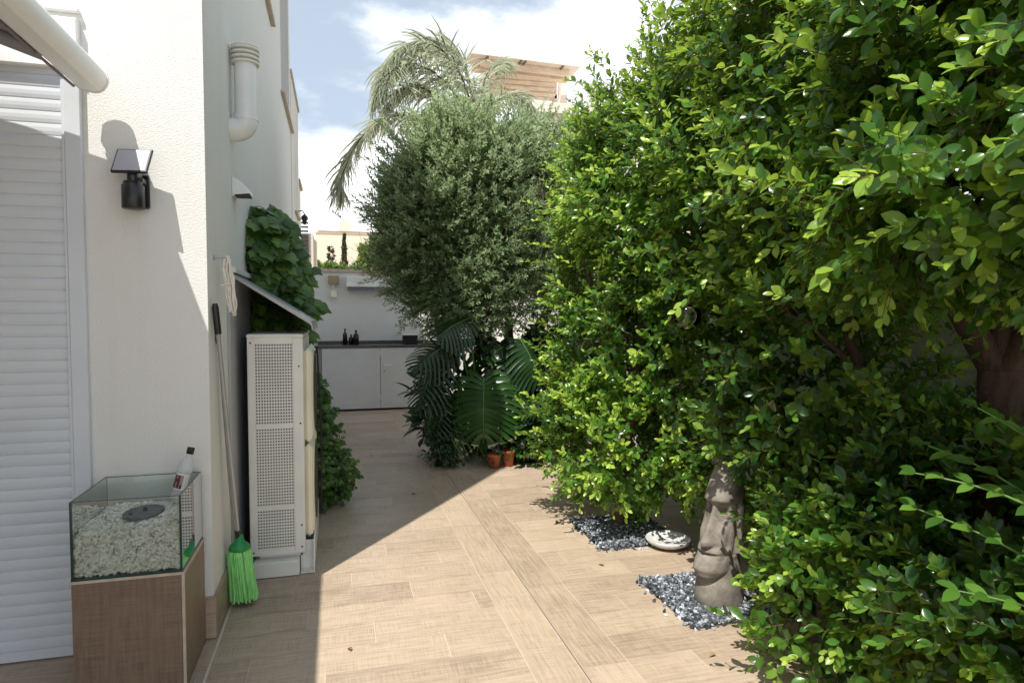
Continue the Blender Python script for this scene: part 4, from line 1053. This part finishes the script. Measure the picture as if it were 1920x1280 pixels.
# rock
def rock(name, c, r, label, cat='rock', mat='rock'):
    n = 16; q = MB(); V = []; F = []
    for i in range(n+1):
        a_ = math.pi*i/n
        for j_ in range(2*n):
            t = math.pi*j_/n; d = Vector((math.sin(a_)*math.cos(t), math.sin(a_)*math.sin(t), math.cos(a_)))
            k = 1+.12*math.sin(3*d.x+2*d.y+1)+.09*math.sin(5*d.y-3*d.z)+.05*math.sin(9*d.x+7*d.z)
            V.append((c[0]+d.x*r[0]*k, c[1]+d.y*r[1]*k, max(.006, c[2]+d.z*r[2]*k)))
    for i in range(n):
        for j_ in range(2*n): F.append((i*2*n+j_, (i+1)*2*n+j_, (i+1)*2*n+(j_+1) % (2*n), i*2*n+(j_+1) % (2*n)))
    q.add(V, F, 0, True); return tag(q.build(name, mat), label, cat)
rock('garden_rock', (2.17, 6.02, .05), (.12, .10, .085), 'pale rounded rock half hidden by the middle ficus foliage')

# ---------------------------------------------------------------- gravel squares, head, saucer, glass ball
def gravel(x0, x1, y0, y1, label):
    q = MB(); q.box(x0, x1, y0, y1, .003, .0065); liner = None
    n = int((x1-x0)*(y1-y0)*7200); P = np.stack([rng.uniform(x0, x1, n), rng.uniform(y0, y1, n), .012+.012*rng.random(n)], 1)
    ns = 70; t = rng.random(ns); sp = rng.exponential(.022, ns); sd_ = rng.integers(0, 3, ns)     # stones kicked over the edge
    ex = np.where(sd_ == 0, x0-sp, x0+(x1-x0)*t); ey = np.where(sd_ == 0, y0+(y1-y0)*t, np.where(sd_ == 1, y0-sp, y1+sp))
    P = np.concatenate([P, np.stack([ex, ey, np.full(ns, .007)], 1)]); n += ns
    o = pebbles('gravel_bed', P, .0135, .5, 'gravel_slate', tint=rng.random(n)**1.2)
    tag(o, label, 'gravel', kind='stuff')
    b_ = q.build('gravel_base', 'liner'); tag(b_, kind='structure')
gravel(1.72, 2.32, 4.00, 4.66, 'blue-grey gravel square around the middle ficus stem')
gravel(1.73, 2.33, 2.87, 3.48, 'blue-grey gravel square around the carved stone head')

def moai(cx, cy, face_deg):
    mb = MB(); fdir = Vector((math.cos(R(face_deg)), math.sin(R(face_deg)), 0)); sdir = Vector((-fdir.y, fdir.x, 0))
    def interp(tab, z):
        for (z0, a), (z1, b_) in zip(tab, tab[1:]):
            if z0 <= z <= z1:
                t = (z-z0)/(z1-z0); t = t*t*(3-2*t); return a+(b_-a)*t
        return tab[-1][1] if z > tab[-1][0] else tab[0][1]
    # neck and base
    nz_, na = 24, 40
    fr = [(0,.125),(.05,.135),(.12,.125),(.2,.10),(.32,.08),(.5,.06)]; bk = [(0,.15),(.1,.15),(.2,.13),(.3,.115),(.5,.10)]; wd = [(0,.125),(.1,.12),(.2,.10),(.35,.085),(.5,.08)]
    V = []
    for i in range(nz_+1):
        z = .006+.5*i/nz_
        for j_ in range(na):
            t = 2*math.pi*j_/na; c, s_ = math.cos(t), math.sin(t); r = interp(fr, z)*1.15 if c > 0 else interp(bk, z)
            V.append(Vector((cx, cy, z))+fdir*(c*r)+sdir*(s_*interp(wd, z)))
    F = [(i*na+j_, i*na+(j_+1) % na, (i+1)*na+(j_+1) % na, (i+1)*na+j_) for i in range(nz_) for j_ in range(na)]
    mb.add(V, F, 0, True)
    # head
    z0, z1 = .125, .80
    frh = [(.125,.05),(.15,.11),(.19,.150),(.225,.160),(.26,.148),(.285,.125),(.30,.118),(.312,.124),(.325,.116),(.345,.100),(.40,.095),(.47,.083),(.52,.072),(.555,.074),(.585,.090),(.61,.090),(.66,.072),(.72,.045),(.77,.010),(.80,-.03)]
    bkh = [(.125,.02),(.2,.06),(.3,.09),(.4,.095),(.55,.095),(.68,.085),(.76,.06),(.80,.0)]
    wdh = [(.125,.04),(.16,.075),(.22,.092),(.32,.097),(.45,.096),(.55,.092),(.62,.094),(.70,.085),(.77,.06),(.80,.03)]
    nz_, na = 96, 96; V = []
    G_ = lambda x, m, s: math.exp(-((x-m)/s)**2)
    for i in range(nz_+1):
        z = z0+(z1-z0)*i/nz_
        for j_ in range(na):
            t = 2*math.pi*j_/na; t = t if t <= math.pi else t-2*math.pi; c, s_ = math.cos(t), math.sin(t)
            fw_ = interp(frh, z)*1.16; w_ = interp(wdh, z); r = fw_ if c > 0 else interp(bkh, z)
            p = 2.5; k = (abs(c)**p+abs(s_)**p)**(-1/p)
            x = c*k*r; y_ = s_*k*w_; d = 0
            at_ = abs(t)
            nose = interp([(.33,0),(.345,.062),(.37,.068),(.42,.048),(.50,.028),(.56,.010),(.60,0)], z) if .33 < z < .60 else 0
            d += nose*G_(t, 0, .20+.10*G_(z, .36, .03))
            d -= .036*G_(at_, .52, .22)*G_(z, .525, .032)          # eye sockets
            d += .010*G_(at_, .52, .12)*G_(z, .515, .012)         # eyelid
            d += .020*G_(at_, .45, .40)*G_(z, .585, .022)         # brow
            d += .012*G_(at_, .75, .22)*G_(z, .40, .06)           # cheek
            d -= .020*G_(t, 0, .55)*G_(z, .300, .0055)            # mouth line
            d += .009*G_(t, 0, .42)*(G_(z, .315, .010)+G_(z, .284, .011))
            d -= .010*G_(at_, .95, .12)*G_(z, .33, .09)
            x += d*max(0, c)**.5 if c > 0 else 0; y_ += d*s_*.6
            ear = .020*G_(at_, 1.72, .13)*(1 if .30 < z < .56 else 0)
            y_ += math.copysign(ear, s_); y_ -= math.copysign(.010*G_(at_, 1.48, .10)*(1 if .29 < z < .57 else 0), s_)
            tilt = -max(0, z-.24)*.13
            V.append(Vector((cx, cy, z))+fdir*(x+tilt)+sdir*y_)
    F = [(i*na+j_, i*na+(j_+1) % na, (i+1)*na+(j_+1) % na, (i+1)*na+j_) for i in range(nz_) for j_ in range(na)]
    F.append(tuple(range(na))[::-1]); F.append(tuple(nz_*na+k for k in range(na)))
    mb.add(V, F, 0, True)
    return tag(mb.build('stone_head_statue', 'moai_stone'), 'tall carved stone head with long nose standing in grey gravel', 'statue')
moai(2.04, 3.12, 202)
SC = MB(); SC.lathe([(0, .004), (.10, .004), (.145, .03), (.155, .052), (.150, .056), (.138, .038), (.10, .024), (0, .022)], (2.19, 3.97, .006), 40)
tag(SC.build('saucer', 'saucer'), 'large round white plant saucer on the floor behind the stone head', 'saucer')
GB = empty('glass_globe', (2.29, 3.97, 1.58), 'clear glass globe hanging inside the ficus foliage', 'globe')
q = MB(); q.lathe([(.085*math.sin(math.pi*i/20), -.085*math.cos(math.pi*i/20)) for i in range(21)], (1.98, 3.40, 1.585), 28); q.build('globe', 'glass_ball', GB)
q = MB(); q.tube([(1.98, 3.40, 1.665), (1.98, 3.42, 1.95)], .002, 5); q.build('string', 'black', GB)
q = MB(); q.lathe([(0, .012), (.02, .01), (.02, -.012), (0, -.012)], (1.98, 3.40, 1.668), 12); q.build('cap', 'steel', GB)

# ---- palm in the next garden
PM = empty('feather_palm', (2.1, 13, 0), 'tall feathery palm arching out from behind the olive crown', 'palm tree')
def frond(ctrl, leaf=.55, n=70, seed=0):
    pts = [at(*c) for c in ctrl]; # resample by quadratic chain
    P = []
    for i in range(len(pts)-1):
        p0 = pts[max(i-1, 0)]; p1 = pts[i]; p2 = pts[i+1]; p3 = pts[min(i+2, len(pts)-1)]
        for k in range(12):
            t = k/12; P.append(.5*((2*p1)+(-p0+p2)*t+(2*p0-5*p1+4*p2-p3)*t*t+(-p0+3*p1-3*p2+p3)*t*t*t))
    P.append(pts[-1]); return P
stm = MB(); fP=[];fD=[];fN=[];fL=[]
crown = at(893, 232, 12.4)
FR = [([(893,240,12.4),(868,150,12.2),(825,92,12.0),(770,84,11.8),(725,118,11.6),(708,175,11.5)],.75),
      ([(893,240,12.4),(850,205,12.1),(790,165,11.8),(745,175,11.5),(712,225,11.3)],.60),
      ([(893,245,12.4),(820,222,12.0),(740,218,11.5),(680,255,11.2),(645,320,11.0),(636,355,11.0)],.60),
      ([(893,240,12.4),(880,150,12.6),(850,95,12.7),(800,75,12.8)],.6),
      ([(893,240,12.4),(905,165,12.5),(925,120,12.6),(950,120,12.7)],.45),
      ([(893,240,12.4),(930,190,12.2),(975,180,12.0),(1010,215,11.9)],.5),
      ([(893,240,12.4),(840,160,12.0),(780,120,11.7),(740,130,11.4),(722,165,11.3)],.6)]
for c, lf in FR:
    P = frond(c); m = len(P); stm.tube(P, [.022-.018*i/(m-1) for i in range(m)], 5)
    for i in range(6, m):
        for rep in range(3):
            p = P[i-1].lerp(P[i], rep*.33+.05); d = (P[i]-P[i-1]).normalized(); sd_ = d.cross(Vector((0, 0, 1)))
            if sd_.length < .2: sd_ = Vector((.5, -.8, 0))
            sd_.normalize(); u = i/m
            for s_ in (-1, 1):
                fP.append(p); fD.append(sd_*s_*random.uniform(.3,.8)+d*random.uniform(.3,.7)+Vector((random.uniform(-.2,.2), random.uniform(-.2,.2), -.5+.9*random.random()-.4*u))); fN.append(Vector((random.uniform(-.4,.4), -.6, .7))); fL.append(lf*(.75+.3*math.sin(math.pi*u))*random.uniform(.8, 1.1))
stm.tube([(crown.x, 13, 0), (crown.x, 12.6, 2.5), crown], [.2, .16, .12], 12)
stm.build('trunk', 'bark_olive', PM)
tp_ = tmpl_oval(4, .1, .28, .5)
fL = np.array(fL); leaves('fronds', np.array([tuple(v) for v in fP]), np.array([tuple(v) for v in fD]), np.array([tuple(v) for v in fN]), fL, fL*.015, rng.random(len(fL)), tp_, 'leaf_palm', PM)

# a few dry leaves on the tiles
for (x, y, a0, where) in ((.62,5.7,.4,'in the house shade near the monstera'), (1.62,3.75,2.1,'between the two gravel squares'), (1.70,2.62,3.3,'just in front of the stone head gravel'), (.35,7.4,5.0,'farthest away, towards the white cabinet'), (.05,3.1,1.9,'alone on the open sunlit tiles at the front')):
    n1 = np.array([[x, y, .0045]]); d1 = np.array([[math.cos(a0), math.sin(a0), .02]])
    o = leaves('fallen_leaf', n1, d1, np.array([[0, .1, 1.]]), np.array([.045]), np.array([.022]), np.array([random.random()]), T_FIC2, 'leaf_dry')
    o.location.z = .004
    tag(o, 'small dry brown leaf on the floor '+where, 'leaf', 'dry leaves on the tiles')
